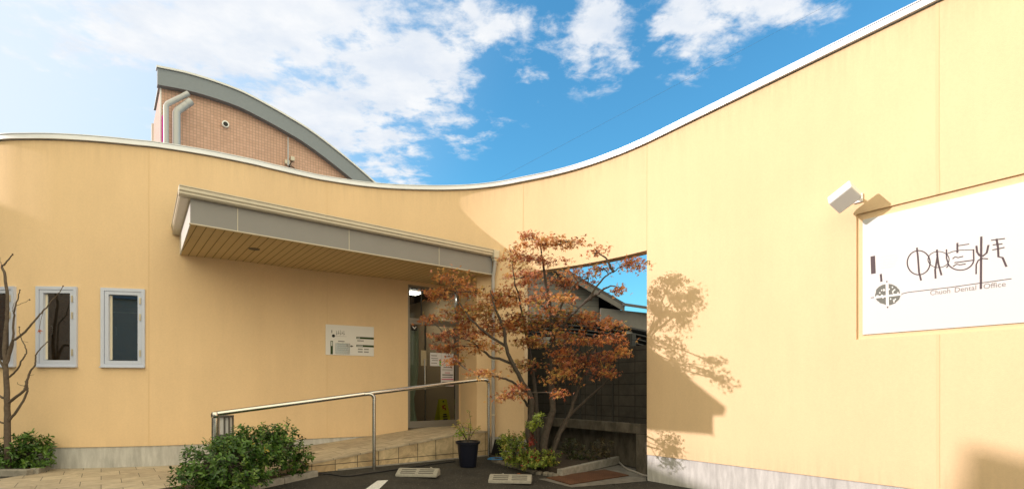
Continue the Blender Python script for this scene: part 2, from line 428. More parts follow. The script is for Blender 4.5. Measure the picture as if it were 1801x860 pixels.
def wall_grid(bm, path, z0, z1, holes=(), thick=.2, off=0.0, s0=0, s1=None, step=.12, bottom=True):
    s1 = s1 if s1 is not None else path.len
    ss = {round(s0, 4), round(s1, 4)}
    for c in path.c:
        if s0 < c < s1: ss.add(round(c, 4))
    for h in holes: ss.update((round(h[0], 4), round(h[1], 4)))
    zs = {z0, z1}
    for h in holes:
        for z in (h[2], h[3]):
            if z0 < z < z1: zs.add(z)
    ss = sorted(ss); zs = sorted(zs)
    keep = [ss[0]]
    for v in ss[1:]:
        if v - keep[-1] > .004: keep.append(v)
    ss = keep
    ni, nj = len(ss) - 1, len(zs) - 1
    fil = [[True] * nj for _ in range(ni)]
    for i in range(ni):
        for j in range(nj):
            cs, cz = (ss[i] + ss[i + 1]) / 2, (zs[j] + zs[j + 1]) / 2
            for h in holes:
                if h[0] < cs < h[1] and h[2] < cz < h[3]: fil[i][j] = False
    fr = {}; bk = {}
    for i, s in enumerate(ss):
        q = path.at(s)
        ta = (path.at(s) - path.at(s - .004)); tb = (path.at(s + .004) - path.at(s))
        if ta.length < 1e-6: ta = tb
        if tb.length < 1e-6: tb = ta
        ta.normalize(); tb.normalize()
        na = Vector((ta.y, -ta.x)); nb = Vector((tb.y, -tb.x)); n = (na + nb).normalized()
        n = n / max(.5, n.dot(na))
        for j, z in enumerate(zs):
            f = q + n * off; b = q + n * (off - thick)
            fr[i, j] = bm.verts.new((f.x, f.y, z)); bk[i, j] = bm.verts.new((b.x, b.y, z))
    def full(i, j): return 0 <= i < ni and 0 <= j < nj and fil[i][j]
    for i in range(ni):
        for j in range(nj):
            if not fil[i][j]: continue
            a, b, c, d = (i, j), (i + 1, j), (i + 1, j + 1), (i, j + 1)
            bm.faces.new((fr[a], fr[b], fr[c], fr[d])); bm.faces.new((bk[d], bk[c], bk[b], bk[a]))
            if not full(i - 1, j): bm.faces.new((fr[a], fr[d], bk[d], bk[a]))
            if not full(i + 1, j): bm.faces.new((fr[c], fr[b], bk[b], bk[c]))
            if not full(i, j - 1) and (bottom or j > 0): bm.faces.new((fr[b], fr[a], bk[a], bk[b]))
            if not full(i, j + 1): bm.faces.new((fr[d], fr[c], bk[c], bk[d]))
    loose = [v for v in bm.verts if not v.link_faces]
    bmesh.ops.delete(bm, geom=loose, context='VERTS')

SOF = 3.80                                           # soffit and lintel level
upper = Path(dense + [right_end])
DL, DR = UM(5.076, 9.965), UM(6.34, 9.965)           # door opening, left and right
UPW = {}
k541 = min(range(len(dense)), key=lambda i: abs(dense[i].y - 9.99) + 50 * abs(CX + F * dense[i].x / dense[i].y - 541) / F if dense[i].y > .1 else 9)
k838 = min(range(len(dense)), key=lambda i: abs(CX + F * dense[i].x / dense[i].y - 838))
k922 = min(range(len(dense)), key=lambda i: abs(CX + F * dense[i].x / dense[i].y - 924))
low_pts = dense[:k541 + 1] + [Vector((DL.x - .012, DL.y - .007)), Vector((DR.x + .03, DR.y + .024))] + dense[k838:k922 + 1]
lower = Path(low_pts)
PLZ = .56; PRZ = .43                                 # plinth tops

clinic = empty('clinic_building', (-3.5, 11, 0), 'yellow stucco clinic with an S-curved facade, grey entrance canopy and small windows', 'building')
WIN_PX = [(-45, 28), (66, 136), (179, 254)]; WZ = (1.885, 3.165)
holes_low = []
for a, b in WIN_PX: holes_low.append((lower.px(a, 12, 30), lower.px(b, 12, 30), *WZ))
i_dl = k541 + 1
s_dl, s_dr = lower.c[i_dl] + .014, lower.c[i_dl + 1] - .03
holes_low.append((s_dl, s_dr, .60, 3.72))
bm = B()
wall_grid(bm, upper, SOF, HW, thick=.22)
wall_grid(bm, lower, PLZ, SOF, holes_low, thick=.16)
rightp = Path([CORNER, right_end])
L_rw = RD.length
NICHE = (RT(1506) * L_rw, RT(1801) * L_rw + .16 * L_rw, 2.085, 3.545)
wall_grid(bm, rightp, PRZ, SOF, [NICHE], thick=.18)
obj('facade_wall', bm, STUCCO, clinic, smooth=25)
bm = B(); wall_grid(bm, lower, -.1, PLZ - .002, thick=.12, off=-.018); obj('plinth', bm, CONC, clinic, smooth=25)
bm = B(); wall_grid(bm, rightp, -.1, PRZ - .002, thick=.14, off=-.012); obj('plinth', bm, CONC, clinic, smooth=25)
bm = B(); wall_grid(bm, upper, HW + .012, HW + .085, thick=.31, off=.045); wall_grid(bm, upper, HW + .085, HW + .097, thick=.33, off=.055)
obj('parapet_cap', bm, CAPM, clinic, smooth=25)
for k in range(int(upper.len / .62)):                # cap seams
    pass
def joint(path, px, z0, z1, w=.012, proud=.003, lo=0, hi=None):
    s = path.px(px, lo, hi); q = path.at(s); t = path.tan(s); n = path.nor(s)
    b = B(); c = q + n * (proud / 2 - .004)
    box(b, (c.x, c.y, (z0 + z1) / 2), w, proud + .008, z1 - z0, (t.x, t.y, 0), (n.x, n.y, 0))
    obj('expansion_joint', b, SEAL, clinic)
joint(upper, 262, SOF, HW, lo=12); joint(lower, 262, PLZ, SOF, lo=12, hi=lower.c[k541])
joint(upper, 575, SOF + .5, HW, lo=12); joint(lower, 575, .56, SOF, lo=12, hi=lower.c[i_dl])
joint(upper, 920, SOF, HW, lo=12, w=.02); joint(upper, 1137, SOF, HW, lo=12, w=.016)
joint(rightp, 1649, PRZ, 2.08, w=.03); joint(rightp, 1649, 3.55, SOF, w=.03); joint(upper, 1649, SOF, HW, w=.03, lo=12)
# niche behind the big sign
bm = B(); mid = (NICHE[0] + NICHE[1]) / 2 / L_rw
c = RW(mid, (NICHE[2] + NICHE[3]) / 2, -.037)
box(bm, c, NICHE[1] - NICHE[0] + .1, .03, NICHE[3] - NICHE[2] + .1, (RD.x, RD.y, 0), (-1, -.71, 0)); obj('sign_niche', bm, STUCCO, clinic)
# flat roof and the side wall inside the gateway
bm = B()
rp = [(-10.35, 20), (-10.35, 11.9), (-9.7, 9.75), (-8.4, 8.85), (-7, 8.85), (-5.4, 9.2), (-3.9, 10.3), (-2, 10.95), (-.7, 10.85), (-.2, 10.8), (-7.4, 20)]
prism(bm, [(x, y, 5.0) for x, y in rp], (0, 0, .2)); obj('flat_roof', bm, mat('roof_sheet', (.3, .3, .3), .8), clinic)
jp = dense[k922]
bm = B(); q0 = Vector((jp.x - .1, jp.y + .17)); q1 = q0 + Vector((-.62, .785)) * 11
wall_grid(bm, Path([q1, q0]), 0, 5.5, thick=-.12); obj('side_wall', bm, STUCCO, clinic)

# windows on the left ---------------------------------------------------------------------------------
for a, b in WIN_PX:
    s0, s1 = lower.px(a, 12, 30), lower.px(b, 12, 30); sm = (s0 + s1) / 2
    q = lower.at(sm); t = (lower.at(s1) - lower.at(s0)).normalized(); n = Vector((t.y, -t.x)); w = (lower.at(s1) - lower.at(s0)).length; h = WZ[1] - WZ[0]
    T3, N3 = Vector((t.x, t.y, 0)), Vector((n.x, n.y, 0)); c = Vector((q.x, q.y, (WZ[0] + WZ[1]) / 2))
    def ring(bm, w, h, fw, d0, d1, fb=None, ft=None, fl=None):
        fb = fb or fw; ft = ft or fw; fl = fl or fw
        dm = (d0 + d1) / 2
        box(bm, c + N3 * dm + Vector((0, 0, h / 2 - ft / 2)), w, d1 - d0, ft, T3, N3)
        box(bm, c + N3 * dm - Vector((0, 0, h / 2 - fb / 2)), w, d1 - d0, fb, T3, N3)
        hh = h - ft - fb; zc = Vector((0, 0, (fb - ft) / 2))
        box(bm, c + N3 * dm + T3 * (w / 2 - fw / 2) + zc, fw, d1 - d0, hh, T3, N3)
        box(bm, c + N3 * dm - T3 * (w / 2 - fl / 2) + zc, fl, d1 - d0, hh, T3, N3)
    bm = B(); ring(bm, w + .02, h + .02, .05, -.10, .022); win = obj('window', bm, ALU, clinic)
    bm = B(); ring(bm, w - .09, h - .085, .052, -.07, .012, fl=.056); obj('sash', bm, ALU, win)
    bm = B(); box(bm, c + N3 * -.045 - T3 * (w / 2 - .118), .036, .02, h - .22, T3, N3); obj('inner_reveal', bm, mat('reveal_cream', (.75, .68, .55), .6), win)
    bm = B(); box(bm, c + N3 * -.04 + T3 * .015, w - .2, .008, h - .19, T3, N3); obj('pane', bm, GLASS, win)
    if a == 179:
        bm = B(); box(bm, c + N3 * -.14 + Vector((0, 0, .27)), w - .1, .02, .02, T3, N3); obj('blind_rail', bm, WHITE, win)
    for dz in (.45, .18, -.42):
        bm = B(); box(bm, c + N3 * .028 + T3 * (w / 2 - .055) + Vector((0, 0, dz)), .022, .014, .11, T3, N3, bev=.003); obj('hinge', bm, mat('hinge_brass', (.62, .55, .42), .35, .7), win)
    bm = B(); tube(bm, [c - T3 * (w / 2 - .17) + N3 * -.06 + Vector((0, 0, .02)), c - T3 * (w / 2 - .17) + N3 * -.085 + Vector((0, 0, .01)), c - T3 * (w / 2 - .17) + N3 * -.085 + Vector((0, 0, -.11)), c - T3 * (w / 2 - .17) + N3 * -.06 + Vector((0, 0, -.12))], .008, 6)
    obj('window_handle', bm, WHITE, win)
    bm = B(); box(bm, c + N3 * .03 - Vector((0, 0, h / 2 + .012)), w + .03, .05, .018, T3, N3); obj('sill', bm, ALU, win)
# a dim room behind the windows and one behind the door
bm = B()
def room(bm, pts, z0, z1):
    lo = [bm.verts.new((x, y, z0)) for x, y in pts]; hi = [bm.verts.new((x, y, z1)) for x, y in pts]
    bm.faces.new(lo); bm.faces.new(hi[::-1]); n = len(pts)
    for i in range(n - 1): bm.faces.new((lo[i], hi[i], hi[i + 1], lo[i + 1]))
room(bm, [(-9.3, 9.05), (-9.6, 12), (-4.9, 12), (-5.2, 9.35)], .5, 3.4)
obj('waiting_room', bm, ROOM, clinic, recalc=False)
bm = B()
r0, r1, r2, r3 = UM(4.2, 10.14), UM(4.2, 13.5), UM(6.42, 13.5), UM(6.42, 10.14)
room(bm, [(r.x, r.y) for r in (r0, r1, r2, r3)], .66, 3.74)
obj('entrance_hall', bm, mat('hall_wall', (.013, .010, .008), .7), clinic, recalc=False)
bm = B(); box(bm, UM(5.55, 10.8, 3.715), .45, .3, .02, (.785, .62, 0), (-.62, .785, 0)); obj('ceiling_light', bm, emit_mat('lit_panel', (1, .93, .8), 18), clinic)
bm = B(); box(bm, UM(5.5, 12.9, 1.18), .9, .4, 1.0, (.785, .62, 0), (-.62, .785, 0), bev=.01); box(bm, UM(5.5, 12.9, 2.2), .8, .3, .9, (.785, .62, 0), (-.62, .785, 0), bev=.01)
obj('shoe_cabinet', bm, mat('cabinet_wood', (.03, .02, .013), .5), clinic)

# entrance door ---------------------------------------------------------------------------------------
U3, M3 = Vector((.785, .62, 0)), Vector((-.62, .785, 0))
bm = B(); am = (5.076 + 6.34) / 2; aw = 6.34 - 5.076; mz = 10.02
def ubar(bm, a0, a1, z0, z1, m0, m1, bev=0):
    box(bm, UM((a0 + a1) / 2, (m0 + m1) / 2, (z0 + z1) / 2), a1 - a0, m1 - m0, z1 - z0, U3, M3, bev=bev)
FZ = .69
ubar(bm, 5.07, 5.115, FZ, 3.72, 9.97, 10.07); ubar(bm, 6.295, 6.34, FZ, 3.72, 9.97, 10.07); ubar(bm, 5.115, 6.295, 3.675, 3.72, 9.97, 10.07)
ubar(bm, 5.115, 6.295, 2.96, 3.02, 9.97, 10.07); ubar(bm, 5.115, 6.295, FZ, FZ + .03, 9.97, 10.07)
door = obj('entrance_door', bm, BRONZE, clinic)
bm = B(); ubar(bm, 5.115, 5.14, FZ + .03, 2.96, 9.985, 10.03); ubar(bm, 6.26, 6.295, FZ + .03, 2.96, 9.985, 10.03); ubar(bm, 5.14, 6.26, FZ + .03, FZ + .14, 9.985, 10.03); ubar(bm, 5.14, 6.26, 2.90, 2.96, 9.985, 10.03)
obj('door_leaf', bm, BRONZE, door)
bm = B(); ubar(bm, 5.14, 6.26, FZ + .14, 2.90, 10.0, 10.01); obj('door_glass', bm, DOORGLASS, door)
bm = B(); ubar(bm, 5.115, 6.295, 3.02, 3.675, 10.0, 10.01); obj('transom_glass', bm, DOORGLASS, door)
bm = B(); ubar(bm, 5.50, 5.54, FZ + .14, 2.9, 10.016, 10.03); ubar(bm, 5.42, 5.44, 3.02, 3.675, 10.02, 10.05); obj('glazing_bar', bm, BRONZE, door)
bm = B()
ha = 5.46
for aa in (ha,):
    tube(bm, [UM(aa, 9.93, 1.50), UM(aa, 9.93, 2.16)], .017, 10)
    for z in (1.56, 2.10): tube(bm, [UM(aa, 9.93, z), UM(aa, 10.0, z)], .01, 8)
obj('door_handle', bm, STEEL, door, smooth=40)
bm = B(); ubar(bm, 5.40, 5.53, 2.02, 2.35, 9.994, 9.999); obj('lock_plate', bm, mat('beige_plate', (.42, .36, .25), .5), door)
bm = B(); ubar(bm, 5.17, 5.31, 2.76, 2.875, 9.993, 9.999); stk = obj('door_sticker', bm, DARK, door)
bm = B()
for sg in (-1, 1):
    flat_poly(bm, [UM(5.24, 9.990, 2.785), UM(5.24 + sg * .012, 9.990, 2.80), UM(5.24 + sg * .045, 9.990, 2.835), UM(5.24 + sg * .048, 9.990, 2.855), UM(5.24 + sg * .015, 9.990, 2.835), UM(5.24, 9.990, 2.815)])
obj('wing_emblem', bm, WHITE, stk, recalc=False)

# curtain inside the glass
bm = B(); rows = []
for k in range(9):
    z = FZ + .1 + k * (2.83 - FZ - .1) / 8
    u = k / 8; pin = 1 - .45 * math.exp(-((u - .22) / .18) ** 2)
    rows.append([bm.verts.new(UM(5.15 + (i / 24) * .26 * pin, 10.11 + .025 * math.sin(i * 1.35), z)) for i in range(25)])
for k in range(8):
    for i in range(24): bm.faces.new((rows[k][i], rows[k][i + 1], rows[k + 1][i + 1], rows[k + 1][i]))
o = obj('curtain', bm, mat('curtain_cloth', (.70, .76, .64), .9), smooth=60)
rebase(o, UM(5.28, 10.11, FZ + .1)); tag(o, 'pale green gathered curtain hanging inside the glass entrance door', 'curtain')

# paper notices on the door glass
def paper(a0, a1, z0, z1, label, stripes, green=None):
    bm = B(); ubar(bm, a0, a1, z0, z1, 9.990, 9.996)
    o = obj('paper_notice', bm, mat('notice_paper', (.80, .79, .86), .7)); rebase(o, UM((a0 + a1) / 2, 9.996, z0)); tag(o, label, 'notice')
    for zz, h, x0, x1, col in stripes:
        b = B(); ubar(b, a0 + x0 * (a1 - a0), a0 + x1 * (a1 - a0), z0 + zz * (z1 - z0), z0 + (zz + h) * (z1 - z0), 9.986, 9.9895)
        obj('printing', b, mat('print_ink', col, .7), o)
ink = (.12, .11, .13)
paper(5.62, 5.90, 2.02, 2.31, 'white printed sheet with a green mark, left one on the glass door', [(.75, .05, .1, .6, ink), (.55, .04, .1, .7, ink), (.4, .04, .15, .7, ink), (.2, .04, .1, .6, ink), (.05, .35, .82, .98, (.1, .45, .08))])
paper(5.905, 6.22, 2.05, 2.31, 'plain pale sheet at the upper right of the glass door', [(.7, .06, .2, .85, (.35, .34, .4)), (.4, .04, .2, .8, (.4, .38, .45))])
paper(5.89, 6.22, 1.58, 2.04, 'white and pink printed poster, lowest of the sheets on the glass door', [(.9, .03, .2, .8, ink), (.78, .02, .1, .9, ink), (.63, .03, .3, .7, (.5, .1, .2)), (.52, .05, .1, .95, ink), (.42, .03, .1, .9, ink), (.30, .06, .05, .97, (.6, .2, .3)), (.18, .03, .1, .85, ink), (.02, .12, .03, .98, (.65, .35, .45))])

# yellow caution board inside
cb = empty('caution_board', UM(6.12, 10.3, .665), 'yellow folding wet floor caution board standing inside the glass door', 'caution sign')
YEL = mat('caution_yellow', (.75, .74, .03), .4)
for sg in (-1, 1):
    bm = B()
    pts = [UM(6.12 + x, 10.3 + sg * (.15 - zz * .22), .665 + zz) for x, zz in ((-.15, 0), (.15, 0), (.095, .62), (-.095, .62))]
    prism(bm, pts, M3 * .02); pn = obj('board_panel', bm, YEL, cb)
    if sg < 0:
        bm = B()
        def mk(bm, x0, x1, z0, z1): prism(bm, [UM(6.12 + x, 10.3 - (.15 - zz * .22) - .006, .665 + zz) for x, zz in ((x0, z0), (x1, z0), (x1, z1), (x0, z1))], M3 * .004)
        mk(bm, -.06, .06, .14, .19); mk(bm, -.055, .055, .21, .245); mk(bm, -.045, .045, .26, .29); mk(bm, -.02, .02, .55, .585)
        obj('board_lettering', bm, DARK, pn)
        bm = B(); mk(bm, -.045, .045, .40, .43); mk(bm, -.05, .0, .43, .48); mk(bm, .01, .05, .37, .40); mk(bm, .0, .045, .46, .49); obj('warning_mark', bm, mat('warning_red', (.5, .05, .03), .5), pn)

# canopy -------------------------------------------------------------------------------------------------
can = empty('canopy', UM(3.5, 8.8, SOF), parent=clinic)
A0, A1, MF = .966, 6.126, 8.385
sof_rear = []
def on_lower(a):                                     # wall depth (m) at an along-canopy position
    best = None
    for k in range(int(12 / .02), int(lower.len / .02)):
        q = lower.at(k * .02); aa, mm = AM(q.x, q.y)
        if mm > 8.3 and mm < 12 and (best is None or abs(aa - a) < best[0]): best = (abs(aa - a), mm)
    return best[1]
bm = B()
rear = [(a, (on_lower(a) if a < 5 else 9.97) + .03) for a in [A0 + .012 + i * .25 for i in range(17)]] + [(5.07, 10.0), (6.34, 10.0)]
poly = [UM(A0 + .012, MF + .012, SOF)] + [UM(a + (.095 if k_ == 0 else 0), m, SOF) for k_, (a, m) in enumerate(rear)] + [UM(6.08, 8.9, SOF), UM(A1 - .05, MF + .25, SOF), UM(A1 - .05, MF + .012, SOF)]
prism(bm, [p + Vector((0, 0, -.008)) for p in poly], (0, 0, .02))
SOFM = brick_mat('soffit_boards', (.60, .46, .25), (.58, .44, .24), (.19, .14, .07), .117, 30, .006, rot=ROT, offset=0, stain=.06, bump=.8)
obj('soffit', bm, SOFM, can)
bm = B(); ubar(bm, A0, A1, SOF - .004, 4.16, MF, MF + .03)
fa = obj('fascia', bm, FASC, can)
bm = B(); 
md = on_lower(A0)
ME = (UM(A0 + .09, md + .05) - UM(A0, MF + .03)); prism(bm, [UM(A0, MF + .03, SOF - .004), UM(A0 + .03, MF + .03, SOF - .004), UM(A0 + .03, MF + .03, 4.16), UM(A0, MF + .03, 4.16)], ME); obj('end_fascia', bm, mat('white_fascia', (.60, .60, .58), .5), can)
for aa in (1.55, 3.2, 4.9):
    bm = B(); ubar(bm, aa, aa + .008, SOF, 4.13, MF - .004, MF + .002); obj('fascia_joint', bm, CREAM, fa)
bm = B(); ubar(bm, A0 - .015, A1, SOF - .016, SOF - .004, MF - .012, MF + .03); obj('drip_trim', bm, CREAM, can)
# gutter: stepped half-box profile along the front and along the left end
def gutter_prof(): return [(-.0, 4.14), (-.06, 4.14), (-.085, 4.16), (-.085, 4.185), (-.105, 4.20), (-.105, 4.245), (-.118, 4.25), (-.118, 4.262), (-.0, 4.262)]
bm = B(); pr = gutter_prof()
prism(bm, [UM(A0 - .14, MF + d, z) for d, z in pr], U3 * (A1 + .10 - A0 + .14)); obj('gutter', bm, CREAM, can)
bm = B(); prism(bm, [UM(A0 - .02 + d, MF + .0, z) for d, z in pr], (UM(A0 + .10, md) - UM(A0, MF))); obj('gutter', bm, CREAM, can)
bm = B(); prism(bm, [UM(A0 - .12, MF, 4.128), UM(A0, MF, 4.128), UM(A0, MF, 4.138), UM(A0 - .12, MF, 4.138)], UM(A0 + .10, md) - UM(A0, MF)); obj('verge_soffit', bm, CREAM, can)
# low hipped roof sheet, its unseen pitch shaped to cast the sloping wall shadow
bm = B()
RH = 4.86
fl = UM(A0 - .02, MF - .02, 4.27); frr = UM(A1 - .0, MF - .02, 4.27)
rear_r = [(A0 + .35, RH), (2.2, RH), (3.2, RH), (4.2, RH), (5.2, RH), (6.0, 4.45)]
vs_f = [bm.verts.new(fl), bm.verts.new(frr)]
rv = []
def on_upper(a):
    best = None
    for k in range(int(12 / .02), int(22 / .02)):
        q = upper.at(k * .02); aa, mm = AM(q.x, q.y)
        if 8 < mm < 11 and (best is None or abs(aa - a) < best[0]): best = (abs(aa - a), mm)
    return best[1]
for a, z in rear_r:
    q = UM(a, on_upper(a) + .02); p = q.x / q.y
    # where the same bearing crosses the front edge
    ag = (.785 * MF * p + .62 * MF) / (.785 - .62 * p); yg = UM(ag, MF).y
    rv.append(bm.verts.new(UM(a, on_upper(a) + .02, min(z, EYE + (4.262 - EYE) * q.y / yg - .06))))
lft = bm.verts.new(UM(A0 - .02, on_upper(A0 - .02) + .02, 4.27))
bm.faces.new((vs_f[0], rv[0], lft))
for i in range(len(rv) - 1):
    pass
bm.faces.new([vs_f[0], vs_f[1]] + rv[::-1]) if False else None
for i in range(len(rv) - 1): bm.faces.new((vs_f[0] if i < 3 else vs_f[1], rv[i + 1], rv[i]))
bm.faces.new((vs_f[0], vs_f[1], rv[3]))
geo = bmesh.ops.solidify(bm, geom=list(bm.faces), thickness=.015)
obj('roof_sheet', bm, mat('dark_roof_metal', (.10, .095, .09), .5, .3), can)
# recessed downlight in the soffit
ld = P(447, 437, 2.3 * F / (HY - 437)); ld.z = SOF
bm = B(); lathe(bm, [(.055, -.012), (.085, -.012), (.09, -.002), (.05, -.002)], ld, 24); dl = obj('downlight', bm, mat('downlight_rim', (.10, .08, .06), .5), can, smooth=40)
bm = B(); lathe(bm, [(.054, -.010), (.054, -.004)], ld, 20); obj('downlight_lens', bm, mat('downlight_lens', (.5, .42, .3), .3), dl)
# downpipe at the right end
dp = P(869, 470, 10.15)
bm = B()
g0 = UM(A1 + .02, MF - .06, 4.15)
dx = (869 - CX) / F
wall_px = upper.at(upper.px(870, 12)); n_ = upper.nor(upper.px(870, 12)); ppos = wall_px + n_ * .075
tube(bm, catmull([g0 + Vector((0, 0, -.02)), g0 + Vector((0, 0, -.14)), Vector((g0.x * .5 + ppos.x * .5, g0.y * .5 + ppos.y * .5, 3.86)), Vector((ppos.x, ppos.y, 3.72)), Vector((ppos.x, ppos.y, 3.5)), Vector((ppos.x, ppos.y, 2.0)), Vector((ppos.x, ppos.y, .2))], 6), .036, 12)
pipe = obj('downpipe', bm, mat('pipe_grey', (.40, .39, .385), .45), clinic, smooth=40)
for z in (3.2, 2.1, 1.0):
    bm = B(); lathe(bm, [(.041, -.015), (.041, .015)], (ppos.x, ppos.y, z), 14); w2 = wall_px - n_ * .0
    box(bm, ((ppos.x + w2.x) / 2, (ppos.y + w2.y) / 2, z), .012, .075, .02, (n_.y, -n_.x, 0), (n_.x, n_.y, 0)); obj('bracket', bm, CREAM, pipe)
bm = B(); box(bm, g0 + Vector((0, 0, .03)), .13, .13, .15, U3, M3, bev=.012); box(bm, g0 + Vector((0, 0, -.06)), .09, .09, .08, U3, M3, bev=.01); obj('collector_box', bm, CREAM, pipe)

# ------------------------------------------------------------------ ground and paving
bm = B()
ms = [-260, -20, 2, 5.4, 6.4, 7.4, 8.257, 9.2, 14, 40, 300]; as_ = [-300, -20, -6, -2, 1, 3, 5, 7, 9, 14, 40, 300]
V = {}
for i, m in enumerate(ms):
    for j, a in enumerate(as_):
        q = UM(a, m); V[i, j] = bm.verts.new((q.x, q.y, gz(q.x, q.y)))
for i in range(len(ms) - 1):
    for j in range(len(as_) - 1): bm.faces.new((V[i, j], V[i, j + 1], V[i + 1, j + 1], V[i + 1, j]))
o = obj('ground', bm, ASPH); o['kind'] = 'structure'

bm = B(); prism(bm, [(-18, -14, .006), (60, -14, .006), (60, 1.6, .006), (6.9, 1.6, .006), (6.3, 2.4, .006), (-18, 2.4, .006)], (0, 0, -.1)); o = obj('pavement', bm, mat('bounce_concrete', (.42, .39, .34), .9, noise_amt=.15)); o['kind'] = 'structure'  # out-of-view pale slab added to bounce light onto the shaded wall and soffit
def ramp_z(a): return .215 + max(0, min(.475, .113 * (a - 1.25)))
# path left of the ramp
bm = B()
MR = 8.34
pl = [(-7.55, 8.62), (-7.32, 7.95), (-7.45, 7.2), (-7.9, 4.6), (-4.9, 4.6), (-4.62, 6.6)]
q = UM(1.15, MR); q2 = UM(1.15, on_lower(1.15) + .1)
pts = pl + [(q.x - .3, q.y - .45), (q.x, q.y), (q2.x, q2.y), (-6.4, 8.75)]
prism(bm, [(x, y, .216) for x, y in pts], (0, 0, -.2)); o = obj('path', bm, PAVE); o['kind'] = 'structure'
# ramp: top sheet and stone front
bm = B()
aa = [1.15 + i * .2 for i in range(25)] + [5.97]
aa = sorted(set(round(a, 3) for a in aa if a <= 5.97))
fr_ = [UM(a, MR - .012, ramp_z(a)) for a in aa]; 
bk_ = [UM(a, (on_lower(a) if a < 5.0 else 10.14) + .03, ramp_z(a)) for a in aa]
topf = [bm.verts.new(p) for p in fr_]; topb = [bm.verts.new(p) for p in bk_]
lowf = [bm.verts.new(p - Vector((0, 0, .03))) for p in fr_]; lowb = [bm.verts.new(p - Vector((0, 0, .03))) for p in bk_]
n = len(aa)
for i in range(n - 1):
    bm.faces.new((topf[i], topf[i + 1], topb[i + 1], topb[i])); bm.faces.new((lowf[i + 1], lowf[i], lowb[i], lowb[i + 1]))
    bm.faces.new((topf[i + 1], topf[i], lowf[i], lowf[i + 1]))
bm.faces.new((topf[-1], lowf[-1], lowb[-1], topb[-1]))
e1 = [bm.verts.new(UM(5.972, 8.75, FZ)), bm.verts.new(UM(6.36, 9.9, FZ)), bm.verts.new(UM(6.36, 10.14, FZ)), bm.verts.new(UM(5.972, 10.14, FZ))]
bm.faces.new(e1)
ramp = obj('ramp', bm, PAVE); ramp['kind'] = 'structure'
bm = B()
f0 = [bm.verts.new(UM(a, MR, ramp_z(a) - .03)) for a in aa]; f1 = [bm.verts.new(UM(a, MR, .1)) for a in aa]
for i in range(n - 1): bm.faces.new((f0[i], f0[i + 1], f1[i + 1], f1[i]))
e = [bm.verts.new(UM(5.97, MR, FZ - .03)), bm.verts.new(UM(5.97, 8.78, FZ - .03)), bm.verts.new(UM(5.97, 8.78, .1)), bm.verts.new(UM(5.97, MR, .1))]
bm.faces.new(e); o = obj('ramp_face', bm, RAMPSTONE, ramp); 
# pale mortar strip along the foot of the ramp
bm = B(); ubar(bm, 3.0, 5.97, .19, .222, MR - .03, MR - .001); obj('foot_strip', bm, KERB, ramp)

def kerb(name, pts, w, h, bevel=.012, base=None):
    bm = B()
    for i in range(len(pts) - 1):
        a, b = Vector(pts[i]), Vector(pts[i + 1]); d = (b - a); L_ = d.length; d.normalize(); nn = int(max(1, round(L_ / .6)))
        for k in range(nn):
            c = a + d * (L_ * (k + .5) / nn); side = Vector((d.y, -d.x, 0)); 
            box(bm, c + Vector((0, 0, h / 2 - .06)), L_ / nn - .006, w, h + .12, d, side, side.cross(d) * -1 if abs(d.z) > 1e-6 else (0, 0, 1), bev=bevel)
    o = obj(name, bm, KERB); o['kind'] = 'structure'; return o
# left planter, right-hand maple planter, hedge planter
lp0 = Vector((-9.6, 7.95, .2)); lp1 = Vector((-7.28, 7.86, .2)); lp2 = Vector((-7.52, 8.42, .2))
kerb('kerb', [lp0, lp1], .12, .10); kerb('kerb', [lp1 + Vector((-.02, .08, 0)), lp2], .12, .10)
bm = B(); prism(bm, [(-9.6, 7.99, .27), (-7.36, 7.92, .27), (-7.52, 8.5, .27), (-9.0, 8.75, .27)], (0, 0, -.2)); o = obj('soil', bm, SOIL); o['kind'] = 'structure'
k0 = G(556, 836); k1 = G(428, 864); k2 = k1 + (k1 - k0).normalized() * 1.6
kerb('kerb', [k0, k1, k2], .11, .085)
bm = B(); hp = [k0 + Vector((-.05, .02, .05)), k2 + Vector((-.06, .04, .05)), Vector((k2.x - .5, k2.y, .2)), Vector((-4.62, 6.4, .24)), UM(1.2, MR - .02, .24), UM(2.6, MR - .02, .25)]
prism(bm, [(p.x, p.y, .235) for p in hp], (0, 0, -.2)); o = obj('soil', bm, SOIL); o['kind'] = 'structure'
p0 = G(984, 838); p1 = G(1088, 813); pL = G(868, 810)
kerb('kerb', [p0, p1], .11, .13)
bm = B(); box_pts = [pL, G(905, 821), G(945, 832), p0]
for i in range(len(box_pts) - 1):
    a, b = box_pts[i], box_pts[i + 1]
    for k in range(4):
        c = a.lerp(b, (k + .5) / 4); box(bm, c + Vector((random.uniform(-.02, .02), random.uniform(-.02, .02), .0)), (b - a).length / 4 * .92, .13, .09 + random.uniform(0, .03), (b - a), Vector((-(b - a).y, (b - a).x, 0)), bev=.025)
o = obj('edging', bm, mat('edging_stone', (.20, .18, .15), .9, noise_amt=.3)); o['kind'] = 'structure'
bm = B(); prism(bm, [(pL.x, pL.y, .24), (p0.x, p0.y + .04, .2), (p1.x, p1.y + .04, .22), (1.6, 10.4, .24), (.4, 11.4, .24), (-.1, 10.5, .24), (-.5, 10.5, .24)], (0, 0, -.25)); o = obj('soil', bm, SOIL); o['kind'] = 'structure'
